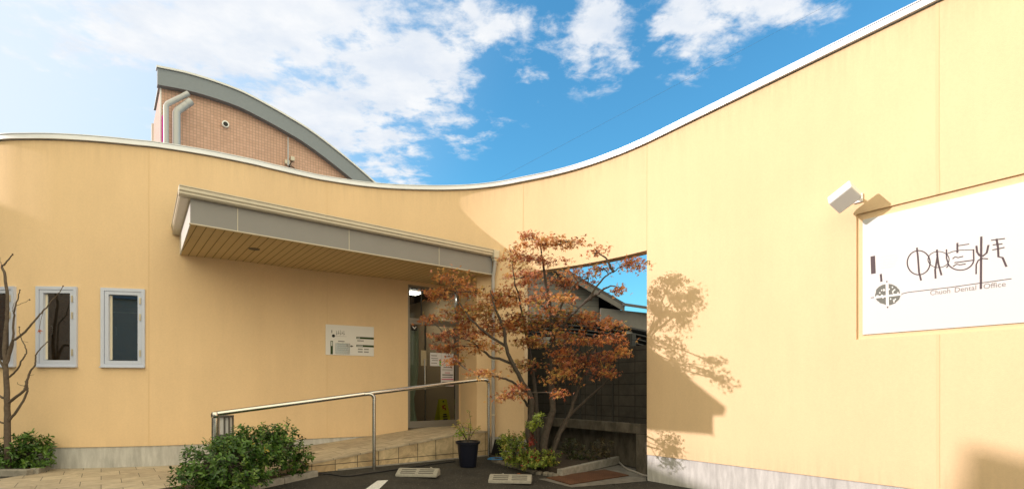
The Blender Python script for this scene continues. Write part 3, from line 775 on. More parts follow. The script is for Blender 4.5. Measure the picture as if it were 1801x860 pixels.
# concrete apron beside the planter
bm = B(); ap = [G(946, 842), G(1006, 857), G(1137, 846), G(1135, 828), G(1088, 818), G(986, 840)]
pts = [bm.verts.new(p + Vector((0, 0, .006))) for p in ap]; bm.faces.new(pts); o = obj('pavement', bm, mat('apron_concrete', (.17, .16, .145), .9, noise_amt=.35, noise_scale=6, bump=.4)); o['kind'] = 'structure'
bm = B(); gp = [G(961, 841), G(1003, 853), G(1106, 837), G(1064, 827)]
prism(bm, [p + Vector((0, 0, .024)) for p in gp], (0, 0, -.015))
def rust():
    m = brick_mat('rusty_plate', (.155, .07, .035), (.13, .058, .03), (.085, .045, .028), .05, .025, .004, rot=(0, 0, R(38)), stain=.35, stain_scale=5, bump=.9, rough=.75)
    return m
o = obj('drain_cover', bm, rust()); rebase(o, gp[0]); tag(o, 'rusty brown steel drain cover lying flat beside the maple bed', 'drain cover')
# white parking line
bm = B(); wl = [G(634, 866), G(664, 845), G(683, 844), G(660, 866)]
flat_poly(bm, [p + Vector((0, 0, .004)) for p in wl])
WORN = mat('worn_white_paint', (.62, .62, .62), .8, noise_amt=.3, noise_scale=30)
o = obj('road_marking', bm, WORN); o['kind'] = 'structure'

# wheel stops -------------------------------------------------------------------------------------------
def wheel_stop(c, d, label):
    r = empty('wheel_stop', c, label, 'wheel stop', 'concrete wheel stops in the parking bays')
    d = Vector((d[0], d[1], 0)).normalized(); s = Vector((d.y, -d.x, 0))          # s points to the street
    w, dep, h = .66, .25, .11
    bm = B()
    prof = [(0, 0), (dep, 0), (dep - .008, .04), (.085, h), (.02, h), (0, h - .02)]
    t = B(); prism(t, [Vector(c) - d * w / 2 + s * x + Vector((0, 0, z)) for x, z in prof], d * w)
    bmesh.ops.recalc_face_normals(t, faces=t.faces); bmesh.ops.bevel(t, geom=list(t.edges), offset=.008, segments=2, affect='EDGES'); merge(bm, t)
    WS = mat('wheel_stop_concrete', (.30, .285, .25), .9, noise_amt=.2, noise_scale=25, bump=.4)
    obj('stop_body', bm, WS, r, smooth=30)
    bm = B(); slope = Vector((0, 0, 0))
    e1_ = (s * (dep - .008 - .085) + Vector((0, 0, .04 - h))).normalized(); nrm = d.cross(e1_).normalized()
    if nrm.z < 0: nrm = -nrm
    for col in (-1, 1):
        for k, row in enumerate((.035, .085, .135)):
            cc = Vector(c) + s * .085 + Vector((0, 0, h)) + e1_ * row + d * col * .145
            box(bm, cc + nrm * .001, .235, .022, .004, d, e1_, nrm)
    obj('grip_slot', bm, mat('slot_dark', (.10, .095, .085), .9), r)
    return r, d, s, h
w1 = G(739, 834); w2 = G(899, 845)
dW = (.97, -.10)
a1 = wheel_stop(w1, dW, 'grey concrete wheel stop nearest the ramp, lying left of the other one')
a2 = wheel_stop(w2, dW, 'grey concrete wheel stop with an orange fallen leaf on it')
def fallen_leaf(c, col, label, sz=.03):
    bm = B(); pts = []
    for k in range(10):
        an = 2 * math.pi * k / 10; rr = sz * (1 if k % 2 == 0 else .5); pts.append(Vector(c) + Vector((rr * math.cos(an), rr * math.sin(an), .004 + .004 * (k % 3))))
    ctr = bm.verts.new(Vector(c) + Vector((0, 0, .004))); vs = [bm.verts.new(p) for p in pts]
    for k in range(10): bm.faces.new((ctr, vs[k], vs[(k + 1) % 10]))
    o = obj('fallen_leaf', bm, mat('dry_leaf', col, .7), recalc=False); rebase(o, c); tag(o, label, 'leaf')
fallen_leaf(w2 + Vector((.12, -.04, .112)), (.45, .12, .03), 'orange fallen maple leaf on the right wheel stop')
fallen_leaf(w2 + Vector((-.13, -.03, .112)), (.62, .58, .5), 'pale fallen leaf on the left part of the right wheel stop', .022)
fallen_leaf(w1 + Vector((.18, -.03, .112)), (.62, .58, .5), 'pale fallen leaf on the wheel stop nearest the ramp', .022)

# handrail -----------------------------------------------------------------------------------------------
hr = empty('handrail', UM(3.54, 8.22, .2), 'stainless steel tube handrail on three posts along the stone ramp', 'handrail')
HM = 8.225
ra = [(1.24, 1.165), (3.54, 1.445), (5.88, 1.69)]
bm = B(); rl = [UM(a, HM, z) for a, z in ra]
tube(bm, [rl[0] + (rl[0] - rl[1]).normalized() * -.02, rl[1], rl[2] + Vector((.0, 0, .005)) - U3 * .14], .036, 14)
obj('rail', bm, STEEL, hr, smooth=40)
bm = B(); tube(bm, [UM(1.24, HM, .1), UM(1.24, HM, 1.12)], .043, 16); lathe(bm, [(.043, 0), (.050, .01), (.052, .05), (.040, .08), (.01, .09)], UM(1.24, HM, 1.11), 16); obj('post', bm, STEEL, hr, smooth=40)
bm = B(); m0 = UM(3.54, HM, 0)
tube(bm, catmull([UM(3.40, HM - .02, 1.425), UM(3.49, HM - .05, 1.425), UM(3.54, HM - .06, 1.36), UM(3.54, HM - .06, 1.2), UM(3.54, HM - .06, .1)], 6), .031, 14); obj('post', bm, STEEL, hr, smooth=40)
bm = B(); tube(bm, catmull([rl[2] - U3 * .16, rl[2] - U3 * .05, UM(5.90, HM, 1.66), UM(5.92, HM, 1.58), UM(5.92, HM, 1.3), UM(5.92, HM, .15)], 6), .035, 14); obj('post', bm, STEEL, hr, smooth=40)

ch = [G(548, 838) + Vector((0, 0, .05)), G(575, 834) + Vector((0, 0, .014)), G(610, 838) + Vector((0, 0, .014)), G(650, 833) + Vector((0, 0, .014)), G(700, 826) + Vector((0, 0, .014)), G(760, 817) + Vector((0, 0, .014)), G(800, 812) + Vector((0, 0, .014))]
bm = B(); tube(bm, catmull(ch, 6), .011, 7); o = obj('cable', bm, DARK, smooth=50); rebase(o, ch[3]); tag(o, 'thin black cable lying on the asphalt along the foot of the stone ramp', 'cable')

# small garden light behind the hedge
gl = P(397, 760, 7.45); glb = Vector((gl.x, gl.y, .216))
t_ = empty('garden_light', glb, 'short dark grey bollard light with white panes beside the first handrail post', 'lamp')
bm = B(); box(bm, glb + Vector((0, 0, .325)), .17, .12, .65, bev=.006); obj('lamp_base', bm, mat('lamp_grey', (.10, .095, .10), .5), t_)
bm = B(); 
for sx in (-1, 0.12, 1): box(bm, glb + Vector((sx * .076, -.05, .77)), .018, .018, .26)
for sx in (-1, 1): box(bm, glb + Vector((sx * .076, .05, .77)), .018, .018, .26)
box(bm, glb + Vector((0, 0, .905)), .175, .125, .03, bev=.005); obj('lamp_frame', bm, mat('lamp_frame_grey', (.13, .12, .12), .5), t_)
bm = B(); box(bm, glb + Vector((0, 0, .77)), .13, .08, .25); obj('lamp_pane', bm, mat('lamp_white', (.75, .74, .76), .4), t_)

# ------------------------------------------------------------------ signs and wall fittings
# big sign board in the niche
s0, s1 = RT(1516.5), RT(1801) + .11
bz0, bz1 = 2.135, 3.465
sign = empty('clinic_sign', RW((s0 + s1) / 2, bz0, -.02), 'large white clinic signboard with hand-drawn dark characters and a round emblem', 'sign')
bm = B(); box(bm, RW((s0 + s1) / 2, (bz0 + bz1) / 2, -.016), (s1 - s0) * L_rw, .016, bz1 - bz0, (RD.x, RD.y, 0), (-1, -.71, 0), bev=.003); obj('board', bm, mat('sign_white', (.66, .66, .67), .4), sign)
OFF = -.0060
def SP(zx, zy):                                      # point on the board, read off the enlarged sign
    px, py = 1520 + zx * 281 / 1510, 400 + zy * 160 / 860
    return RT(px), RZ(px, py)
def ribbon(bm, pts, w, off=OFF):
    pp = [SP(*p) for p in pts]; uv = [Vector((t * L_rw, z)) for t, z in pp]; w = w if isinstance(w, list) else [w] * len(uv)
    lft, rgt = [], []
    for i, p in enumerate(uv):
        d = (uv[min(i + 1, len(uv) - 1)] - uv[max(i - 1, 0)]); d.normalize(); nn = Vector((-d.y, d.x)) * (w[i] * .63)
        for lst, q in ((lft, p + nn), (rgt, p - nn)): lst.append(bm.verts.new(RW(q.x / L_rw, q.y, off)))
    for i in range(len(uv) - 1): bm.faces.new((lft[i], lft[i + 1], rgt[i + 1], rgt[i]))
def arc(cx, cy, rx, ry, a0, a1, n=22, sk=0): return [(cx + rx * math.cos(R(a0 + (a1 - a0) * i / n)), cy - ry * math.sin(R(a0 + (a1 - a0) * i / n)) + sk * math.cos(R(a0 + (a1 - a0) * i / n))) for i in range(n + 1)]
bm = B(); W1, W2 = .0125, .009
ribbon(bm, arc(512, 332, 108, 114, 0, 360, 36), W2)
ribbon(bm, [(495, 190), (505, 280), (515, 420), (535, 500)], W1)
ribbon(bm, arc(700, 302, 100, 76, 0, 360, 36), .006)
ribbon(bm, [(684, 208), (690, 270), (668, 400), (672, 482)], W1); ribbon(bm, [(686, 250), (700, 350), (728, 450)], W1)
ribbon(bm, [(775, 205), (775, 290), (795, 350), (775, 380)], W2)
ribbon(bm, arc(905, 300, 128, 102, 205, 360, 20) + [(1030, 205)], W2); ribbon(bm, [(775, 250), (830, 228), (900, 214), (1030, 210)], .006)
ribbon(bm, [(878, 145), (878, 240)], W1); ribbon(bm, [(880, 172), (990, 156)], .007)
ribbon(bm, [(832, 296), (856, 276), (884, 284), (934, 272)], .008); ribbon(bm, [(850, 332), (930, 322), (1028, 308)], .008); ribbon(bm, [(836, 368), (870, 346), (900, 352), (956, 344)], .008)
ribbon(bm, [(1104, 85), (1102, 300), (1100, 580)], .014)
ribbon(bm, [(1058, 172), (1064, 230), (1085, 262), (1120, 268), (1155, 240), (1172, 165)], W1); ribbon(bm, [(1055, 440), (1056, 350), (1075, 310), (1110, 292), (1168, 296)], W2)
ribbon(bm, [(1196, 120), (1328, 104)], .008); ribbon(bm, [(1212, 164), (1304, 154)], .008); ribbon(bm, [(1208, 212), (1324, 188)], .008); ribbon(bm, [(1248, 106), (1262, 190), (1266, 276), (1305, 284), (1342, 370)], W1)
ribbon(bm, [(345, 628), (410, 612), (800, 566), (1390, 483)], .0055)
ribbon(bm, [(78, 270), (84, 436)], .036); ribbon(bm, [(154, 438), (160, 512)], .016)
ribbon(bm, [(211, 505), (212, 530)], .009); ribbon(bm, [(218, 735), (219, 760)], .009); ribbon(bm, [(60, 664), (92, 660)], .006)
obj('drawn_lettering', bm, INK, sign)
bm = B(); pts = [SP(*p) for p in arc(220, 632, 118, 100, 0, 360, 40, 0)[:-1]]
bm.faces.new([bm.verts.new(RW(t + random.uniform(-.004, .004), z + random.uniform(-.004, .004), OFF)) for t, z in pts])
emb = obj('round_emblem', bm, mat('emblem_grey', (.16, .165, .15), .7), sign)
bm = B(); ribbon(bm, [(214, 520), (218, 745)], .022, OFF + .0015); ribbon(bm, [(96, 662), (350, 630)], .018, OFF + .002)
for k in range(26):
    an = random.uniform(0, 360); rr = random.uniform(.45, .92); x, y = 220 + 112 * rr * math.cos(R(an)), 632 - 95 * rr * math.sin(R(an))
    ribbon(bm, [(x - 6, y), (x + 6, y - 2)], .013, OFF + .0025)
obj('emblem_cutout', bm, mat('emblem_white', (.78, .78, .78), .5), emb)
bm = B()
for k in range(5): ribbon(bm, [(130 + 8 * (k % 2), 275 + k * 28), (335 - 12 * k, 250 + k * 28)], .004)
obj('faint_text', bm, mat('faint_ink', (.70, .68, .70), .6), sign)
def text_mesh(name, body, size, origin, ux, uy, m, parent, depth=.001, squash=1.0, spacing=1.0):
    cu = bpy.data.curves.new(name, 'FONT'); cu.body = body; cu.size = size; cu.space_character = spacing
    to = bpy.data.objects.new(name + '_tmp', cu); C.objects.link(to)
    dg = bpy.context.evaluated_depsgraph_get(); me = bpy.data.meshes.new_from_object(to.evaluated_get(dg))
    bpy.data.objects.remove(to); me.name = name
    ux, uy = Vector(ux).normalized(), Vector(uy).normalized()
    for v in me.vertices: v.co = Vector(origin) + ux * v.co.x * squash + uy * v.co.y
    me.materials.clear(); me.materials.append(m)
    o = bpy.data.objects.new(name, me); C.objects.link(o); setpar(o, parent); return o
t0, z0 = SP(618, 640); t1, z1 = SP(1335, 555)
wid = (t1 - t0) * L_rw
LAT = mat('latin_ink', (.28, .25, .25), .6)
for body, xa, xb in (('Chuoh', 618, 810), ('Dental', 848, 1056), ('Office', 1122, 1335)):
    ta, za = SP(xa, 640 - (xa - 618) * .1185); tb_, zb_ = SP(xb, 640 - (xb - 618) * .1185)
    lo_ = text_mesh('latin_lettering', body, .072, (0, 0, 0), (1, 0, 0), (0, 1, 0), LAT, sign)
    wd_ = max(v.co.x for v in lo_.data.vertices)
    for v in lo_.data.vertices:
        u_ = v.co.x / wd_; q_ = RW(ta + (tb_ - ta) * u_, za + (zb_ - za) * u_ + v.co.y, OFF); v.co = q_

# spotlight above the sign
sp = empty('spotlight', RW(RT(1507), 3.77), 'white box spotlight on a short arm above the signboard', 'lamp')
SPW = mat('spotlight_white', (.84, .83, .83), .35)
bm = B(); lampc = RW(RT(1500), 3.74, .26) 
lampc = P(1485, 347, 5.93)
axd = Vector((RD.x, RD.y, 0)).normalized(); no = Vector((-1, -.71, 0)).normalized()
tilt = (axd * 1.0 + Vector((0, 0, .55))).normalized()
dn = (no * -.75 + Vector((0, 0, -.6)) + axd * .2); dn = (dn - tilt * dn.dot(tilt)).normalized()
oth = tilt.cross(dn)
box(bm, lampc, .27, .19, .17, tilt, dn, oth, bev=.015); obj('lamp_head', bm, SPW, sp)
bm = B(); box(bm, lampc + dn * .0975, .23, .006, .13, tilt, dn, oth); obj('lamp_glass', bm, mat('lamp_glass', (.35, .35, .35), .15), sp)
bm = B(); mp_ = RW(RT(1510), 3.72, .0); tube(bm, [mp_, mp_ + no * .1, lampc - dn * .05], .018, 10); lathe(bm, [(.05, -.01), (.05, .01)], (0, 0, 0), 16) if False else None
box(bm, mp_ + no * .012, .10, .02, .10, axd, no, bev=.006); obj('mount_arm', bm, SPW, sp)

# information board on the shaded wall
ib_s0, ib_s1 = lower.px(573, 12, lower.c[i_dl]), lower.px(657, 12, lower.c[i_dl])
qa, qb = lower.at(ib_s0), lower.at(ib_s1); tt = (qb - qa).normalized(); nn = Vector((tt.y, -tt.x)); ww = (qb - qa).length
T3, N3 = Vector((tt.x, tt.y, 0)), Vector((nn.x, nn.y, 0))
iz1 = EYE + (HY - 570) / F * qa.y; iz0 = EYE + (HY - 623.5) / F * qa.y
bulge = max((lower.at(ib_s0 + k * (ib_s1 - ib_s0) / 10) - qa).dot(nn) for k in range(11)) + .012
ib = empty('information_board', Vector((qa.x, qa.y, iz0)) + T3 * ww / 2 + N3 * bulge, 'small white information board with green bars on the wall under the canopy', 'sign')
def IB(u, v, off=0): return Vector((qa.x, qa.y, iz0 + v * (iz1 - iz0))) + T3 * (u * ww) + N3 * (bulge + off)
bm = B(); box(bm, IB(.5, .5, -.008), ww, .022, iz1 - iz0, T3, N3, bev=.002); obj('board', bm, mat('info_white', (.76, .74, .73), .5), ib)
def irect(bm, u0, v0, u1, v1, off=.0045):
    flat_poly(bm, [IB(u0, v0, off), IB(u1, v0, off), IB(u1, v1, off), IB(u0, v1, off)])
bm = B(); GRN = mat('info_green', (.03, .055, .015), .5)
irect(bm, .625, .57, .998, .64); gb = obj('green_bar', bm, GRN, ib)
bm = B(); irect(bm, .625, .30, .998, .37); obj('green_bar', bm, GRN, ib)
bm = B(); irect(bm, .095, .02, .145, .46); obj('green_bar', bm, GRN, ib)
bm = B()
for x in (.645, .665, .685): irect(bm, x, .59, x + .013, .62, .0055)
for k in range(6): irect(bm, .645 + k * .02, .32, .658 + k * .02, .35, .0055)
for k in range(4): irect(bm, .105, .30 + k * .035, .135, .325 + k * .035, .0055)
obj('bar_lettering', bm, WHITE, gb)
bm = B(); GL = mat('info_ink', (.13, .12, .11), .6)
for k in range(7): irect(bm, .645 + k * .02, .49, .660 + k * .02, .525)
for r_ in (.205, .115):
    for k in range(5): irect(bm, .66 + k * .02, r_, .675 + k * .02, r_ + .04)
    for k in range(5): irect(bm, .79 + k * .02, r_, .805 + k * .02, r_ + .04)
for k in range(6): irect(bm, .25 + k * .022, .445, .268 + k * .022, .475)
irect(bm, .49, .30, .56, .325); irect(bm, .51, .285, .54, .34)
for k in range(4): irect(bm, .235, .17 + k * .065, .455, .176 + k * .065)
irect(bm, .115, .72, .13, .82)
for k in range(5): irect(bm, .215 + k * .037, .66 + .02 * (k % 2), .222 + k * .037, .80 + .015 * (k % 3)); irect(bm, .21 + k * .037, .70 + .025 * (k % 2), .24 + k * .037, .715 + .025 * (k % 2))
irect(bm, .19, .625, .42, .63); obj('info_lettering', bm, GL, ib)
bm = B(); bm.faces.new([bm.verts.new(IB(.155 + .032 * math.cos(R(k * 15)), .63 + .052 * math.sin(R(k * 15)), .005)) for k in range(24)]); obj('info_emblem', bm, DARK, ib)
bm = B()
box(bm, IB(.34, .22, .006), ww * .3, .006, (iz1 - iz0) * .36, T3, N3, bev=.002); obj('card_holder', bm, glass_mat('clear_acrylic', (.9, .9, .9), .02), ib)

# call button on the return wall
cbp = UM(6.17, 9.3, 0); q838 = dense[k838]
ret_a = Vector((DR.x + .03, DR.y + .024)); rd = (q838 - ret_a).normalized(); rn = Vector((rd.y, -rd.x))
qq = ret_a.lerp(q838, .60); cz = EYE + (HY - 524.5) / F * qq.y
bx = empty('call_box', (qq.x, qq.y, cz), 'small white box with a dark red button beside the entrance', 'call button')
R3, RN3 = Vector((rd.x, rd.y, 0)), Vector((rn.x, rn.y, 0))
bm = B(); box(bm, Vector((qq.x, qq.y, cz)) + RN3 * .018, .17, .035, .10, R3, RN3, bev=.005); obj('box_body', bm, WHITE, bx)
bm = B(); box(bm, Vector((qq.x, qq.y, cz)) + RN3 * .038, .10, .006, .075, R3, RN3); cv = obj('box_cover', bm, DARK, bx)
bm = B(); box(bm, Vector((qq.x, qq.y, cz)) + RN3 * .044, .05, .006, .035, R3, RN3); obj('red_button', bm, mat('button_red', (.45, .04, .04), .4), cv)

# ------------------------------------------------------------------ the arched, tiled building behind
MB0 = 19.9
def BA(px):
    p = (px - CX) / F; return ((.785 * MB0) * p + .62 * MB0) / (.785 - .62 * p)
def BP(px, py, off=0.0):
    a = BA(px); q = UM(a, MB0); return a, EYE + (HY - py) / F * q.y
tb = empty('tiled_building', UM(4, 21.5, 0), 'pink tiled building with a curved grey roof edge rising behind the yellow facade', 'building')
arc_px = [(277, 120), (305, 125.5), (333, 132), (376, 145), (423, 162.5), (463.5, 183), (507, 207.6), (550.7, 235), (609, 280), (661, 325), (720, 383)]
ap_ = [BP(*p) for p in arc_px]
ap_ = [(v.x, v.y) for v in catmull([Vector((a, z, 0)) for a, z in ap_], 4)]
FT = .52
inn = []
for i, (a, z) in enumerate(ap_):
    a0, z0_ = ap_[max(i - 1, 0)]; a1_, z1_ = ap_[min(i + 1, len(ap_) - 1)]
    d = Vector((a1_ - a0, z1_ - z0_)).normalized(); inn.append((a + d.y * FT * (0 if i == 0 else 1), z - d.x * FT if i else z - FT))
DEP = 3.1
bm = B()
wa0 = BA(283.5)
wallp = [(a, z + .03) for a, z in inn if a > wa0 + .02]
z_l = inn[0][1]
for i in range(len(inn) - 1):
    if inn[i][0] <= wa0 <= inn[i + 1][0]: z_l = inn[i][1] + .03
poly = [UM(wa0, MB0 + .22, 0), UM(wallp[-1][0], MB0 + .22, 0)] + [UM(a, MB0 + .22, z) for a, z in wallp[::-1]] + [UM(wa0, MB0 + .22, z_l)]
poly = [p for i, p in enumerate(poly)]
prism(bm, poly, M3 * .2); obj('tiled_wall', bm, TILE, tb)
bm = B(); ubar(bm, wa0 - .02, wa0 + .02, 0, z_l, MB0 + .20, MB0 + .24); obj('corner_trim', bm, WHITE, tb)
bm = B(); ubar(bm, wa0, wa0 + .2, 0, z_l, MB0 + .43, MB0 + DEP); obj('side_wall', bm, TILESIDE, tb)
bm = B(); ubar(bm, wa0 - .06, wa0 + .2, 0, z_l, MB0 + DEP, MB0 + DEP + .12); obj('corner_trim', bm, WHITE, tb)
bm = B()
for i in range(len(ap_) - 1):
    q = [UM(ap_[i][0], MB0, ap_[i][1]), UM(ap_[i + 1][0], MB0, ap_[i + 1][1]), UM(inn[i + 1][0], MB0, inn[i + 1][1]), UM(inn[i][0], MB0, inn[i][1])]
    hexa(bm, [q[3], q[2], q[2] + M3 * .26, q[3] + M3 * .26, q[0], q[1], q[1] + M3 * .26, q[0] + M3 * .26])
bmesh.ops.remove_doubles(bm, verts=bm.verts, dist=.0005); obj('arched_fascia', bm, AGREY, tb)
bm = B()
for i in range(len(ap_) - 1):
    d = Vector((0, 0, .06)); q0 = UM(ap_[i][0] - (.03 if i == 0 else 0), MB0 - .05, ap_[i][1] + .004); q1 = UM(ap_[i + 1][0], MB0 - .05, ap_[i + 1][1] + .004)
    dd_ = .27 if ap_[i][0] < wa0 - .01 else DEP + .1
    hexa(bm, [q0, q1, q1 + M3 * dd_, q0 + M3 * dd_, q0 + d, q1 + d, q1 + M3 * dd_ + d, q0 + M3 * dd_ + d])
bmesh.ops.remove_doubles(bm, verts=bm.verts, dist=.0005); obj('roof_edge', bm, mat('roof_edge_white', (.66, .67, .68), .4, .2), tb)
# wall ducts
def TB(px, py, out): a, z = BP(px, py); return UM(a, MB0 - out + .22, z)
def duct(pxs, r, out):
    bm = B(); pp = [TB(x, y, out) for x, y in pxs]; mid_ = []
    tube(bm, [pp[0], pp[1] + (pp[0] - pp[1]).normalized() * .05, pp[1] + (pp[2] - pp[1]).normalized() * .05, pp[2]], r, 16); d_ = obj('wall_duct', bm, DUCT, tb, smooth=35)
    bm = B(); dd = (pp[2] - pp[1]).normalized(); L2 = (pp[2] - pp[1]).length
    for k in (.45, .75): tube(bm, [pp[1] + dd * L2 * k, pp[1] + dd * (L2 * k + .02)], r * 1.05, 16)
    tube(bm, [pp[2] - dd * .1, pp[2] + dd * .06], r * 1.06, 16); obj('duct_collar', bm, DUCT, d_, smooth=35)
duct([(291.5, 330), (291, 189), (327, 171)], .078, .42); duct([(309.5, 330), (309.5, 201), (332, 185)], .112, .42)
bm = B(); ubar(bm, wa0 + .03, wa0 + .075, 0, BP(284, 200)[1], MB0 + .12, MB0 + .21); obj('magenta_strip', bm, mat('magenta', (.65, .02, .35), .5), tb)
vc = TB(398, 215.5, 0.0); bm = B(); tube(bm, [vc + M3 * .02, vc - M3 * .10], .11, 18); vt = obj('vent_cap', bm, WHITE, tb, smooth=35)
bm = B(); tube(bm, [vc - M3 * .102 + Vector((0, 0, -.01)), vc - M3 * .106 + Vector((0, 0, -.01))], .075, 16); obj('vent_opening', bm, DARK, vt)
an = empty('antenna', TB(508, 285, .1), 'thin white pole antenna with a small junction box on the pink tiled wall', 'antenna')
bm = B(); tube(bm, [TB(508, 290, .12), TB(508, 262, .12), TB(508, 240, .12)], [.03, .025, .018], 8); obj('pole', bm, DUCT, an)
bm = B(); box(bm, TB(507, 283, .06), .16, .10, .14, U3, M3); box(bm, TB(516.5, 277, .06), .14, .10, .15, U3, M3, bev=.01); obj('junction_box', bm, CREAM, an)
bm = B(); tube(bm, catmull([TB(515, 282, .05), TB(511, 291, .05), TB(516, 290, .05), TB(527, 300, .04), TB(545, 312, .04), TB(565, 330, .04)], 5), .014, 6); obj('cable', bm, DARK, an)
# overhead wire
bm = B(); w0, w1_ = P(1700, -120, 30), P(820, 345, 30); tube(bm, [w0.lerp(w1_, k / 20) for k in range(21)], .0045, 5)
o = obj('overhead_wire', bm, mat('wire', (.12, .12, .14), .7)); rebase(o, w1_); tag(o, 'thin dark overhead wire crossing the blue sky above the facade', 'wire')

# ------------------------------------------------------------------ behind the gateway
BW0 = Vector((2.36, 9.05)); BD = Vector((-.71, 1)).normalized(); BN = Vector((-1, -.71)).normalized()
def BWP(t, z, off=0): q = BW0 + BD * t + BN * off; return Vector((q.x, q.y, z))
bw = empty('boundary_wall', BWP(2, 0), 'tall dark concrete block wall with a recess in its footing behind the maple', 'wall')
D3, N3b = Vector((BD.x, BD.y, 0)), Vector((BN.x, BN.y, 0))
def bwbox(bm, t0, t1, z0, z1, o0, o1, bev=0): box(bm, BWP((t0 + t1) / 2, (z0 + z1) / 2, (o0 + o1) / 2), t1 - t0, o1 - o0, z1 - z0, D3, N3b, bev=bev)
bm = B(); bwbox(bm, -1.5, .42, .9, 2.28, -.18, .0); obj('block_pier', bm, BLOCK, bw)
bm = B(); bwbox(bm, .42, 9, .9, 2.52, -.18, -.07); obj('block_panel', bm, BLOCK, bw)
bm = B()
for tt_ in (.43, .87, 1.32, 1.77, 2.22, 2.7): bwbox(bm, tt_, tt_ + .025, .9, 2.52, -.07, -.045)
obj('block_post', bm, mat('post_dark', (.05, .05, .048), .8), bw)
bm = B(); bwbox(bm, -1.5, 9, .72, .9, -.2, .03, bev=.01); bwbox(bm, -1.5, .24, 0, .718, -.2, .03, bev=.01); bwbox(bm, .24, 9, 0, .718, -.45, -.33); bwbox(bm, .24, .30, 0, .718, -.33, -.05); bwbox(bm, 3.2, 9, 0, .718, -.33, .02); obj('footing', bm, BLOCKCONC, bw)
# grey hose along the foot of the wall
bm = B(); hz = [G(1084, 810) + Vector((0, 0, .03)), G(1100, 824) + Vector((0, 0, .02)), G(1118, 831) + Vector((0, 0, .018)), G(1140, 838) + Vector((0, 0, .018)), G(1170, 841) + Vector((.3, .1, .018))]
tube(bm, catmull(hz, 6), .016, 8); o = obj('hose', bm, mat('hose_grey', (.33, .31, .29), .6)); rebase(o, hz[1]); tag(o, 'grey hose lying along the foot of the dark block wall', 'hose')

# neighbour's house with a sloping eave
HYd = 16.0
nh = empty('neighbour_house', (0, HYd + 3, 0), 'grey walled house with a dark sloping eave seen through the gateway', 'house')
GREYW = brick_mat('grey_siding', (.23, .225, .215), (.21, .205, .195), (.12, .12, .115), 4.0, .18, .008, rot=(R(90), 0, 0), stain=.15, bump=.6)
e0 = P(960, 452, HYd); e1_ = P(1099.5, 533, HYd); pk = Vector((-1.2, HYd, e0.z + (e0.x + 1.2) * .574)); lf = Vector((-5.9, HYd, pk.z - 4.7 * .574))
bm = B(); prism(bm, [Vector((-5.3, HYd + .5, 0)), Vector((2.75, HYd + .5, 0)), Vector((2.75, HYd + .5, pk.z - 3.95 * .574 - .12)), Vector((-1.2, HYd + .5, pk.z - .12)), Vector((-5.3, HYd + .5, pk.z - 4.1 * .574 - .12))], (0, 6, 0)); obj('wall', bm, GREYW, nh)
bm = B()
for a_, b_ in ((pk, e1_), (lf, pk)):
    hexa(bm, [a_ - Vector((0, 0, .10)), b_ - Vector((0, 0, .10)), b_ + Vector((0, 7, -.10)), a_ + Vector((0, 7, -.10)), a_, b_, b_ + Vector((0, 7, 0)), a_ + Vector((0, 7, 0))])
obj('roof', bm, mat('house_roof', (.055, .055, .06), .6), nh)
bm = B(); hexa(bm, [pk - Vector((0, .02, .26)), e1_ - Vector((.02, .02, .26)), e1_ + Vector((-.02, .02, -.26)), pk + Vector((0, .02, -.26)), pk - Vector((0, .02, .10)), e1_ - Vector((.02, .02, .10)), e1_ + Vector((-.02, .02, -.10)), pk + Vector((0, .02, -.10))]); obj('bargeboard', bm, mat('barge_grey', (.13, .125, .12), .6), nh)
for k in range(9):
    bm = B(); x = pk.x + .35 + k * .5; z = pk.z - (x + 1.2) * .574 - .17; box(bm, (x, HYd + .25, z), .07, .46, .09)
    obj('rafter', bm, mat('rafter_dark', (.09, .085, .08), .7), nh)
# lower lean-to roof on the right
bm = B(); l0, l1 = P(1096, 533, 15.9), P(1200, 548, 15.9)
hexa(bm, [l0 - Vector((0, 0, .08)), l1 - Vector((0, 0, .08)), l1 + Vector((0, 5, .9)), l0 + Vector((0, 5, .9)), l0, l1, l1 + Vector((0, 5, 1)), l0 + Vector((0, 5, 1))]); obj('lean_to_roof', bm, mat('lean_roof', (.09, .09, .10), .5), nh)
bm = B(); prism(bm, [(2.76, HYd + .2, 0), (5.2, HYd + .2, 0), (5.2, HYd + .2, l1.z - .1), (2.76, HYd + .2, l0.z - .1)], (0, 3, 0)); obj('lean_to_wall', bm, mat('lean_wall', (.17, .165, .155), .8, noise_amt=.1), nh)
# carport with bowed ribs between wall and house
cp = empty('carport', (2.4, 12.8, 0), 'carport with bowed dark ribs and smoky roof panels behind the block wall', 'carport')
POLY = glass_mat('smoke_panel', (.30, .33, .38), .12)
RIB = mat('rib_dark', (.02, .02, .022), .5)
def cz_(x): return 3.05 - .055 * (x - 1.0) ** 2
xs = [-.2 + .35 * i for i in range(18)]
for k in range(5):
    y = 11.9 + k * .75; b = B(); tube(b, [(x, y, cz_(x)) for x in xs], .045, 6); obj('roof_rib', b, RIB, cp)
for k in range(4):
    y = 11.9 + k * .75 + .05; b = B(); vv = [[b.verts.new((x, yy, cz_(x) + .02)) for x in xs] for yy in (y, y + .65)]
    for i in range(len(xs) - 1): b.faces.new((vv[0][i], vv[0][i + 1], vv[1][i + 1], vv[1][i]))
    obj('roof_panel', b, POLY, cp, recalc=False)
for x in xs[1::5]: b = B(); tube(b, [(x, 11.85, cz_(x) + .03), (x, 14.95, cz_(x) + .03)], .03, 6); obj('purlin', b, RIB, cp)
for px in (1106, 996, 938):
    x = (px - CX) / F * 12.0; b = B(); box(b, (x, 12.0, cz_(x) / 2), .13 if px == 1106 else .09, .12, cz_(x)); obj('carport_post', b, mat('post_white', (.55, .54, .52), .6) if px == 1106 else RIB, cp)

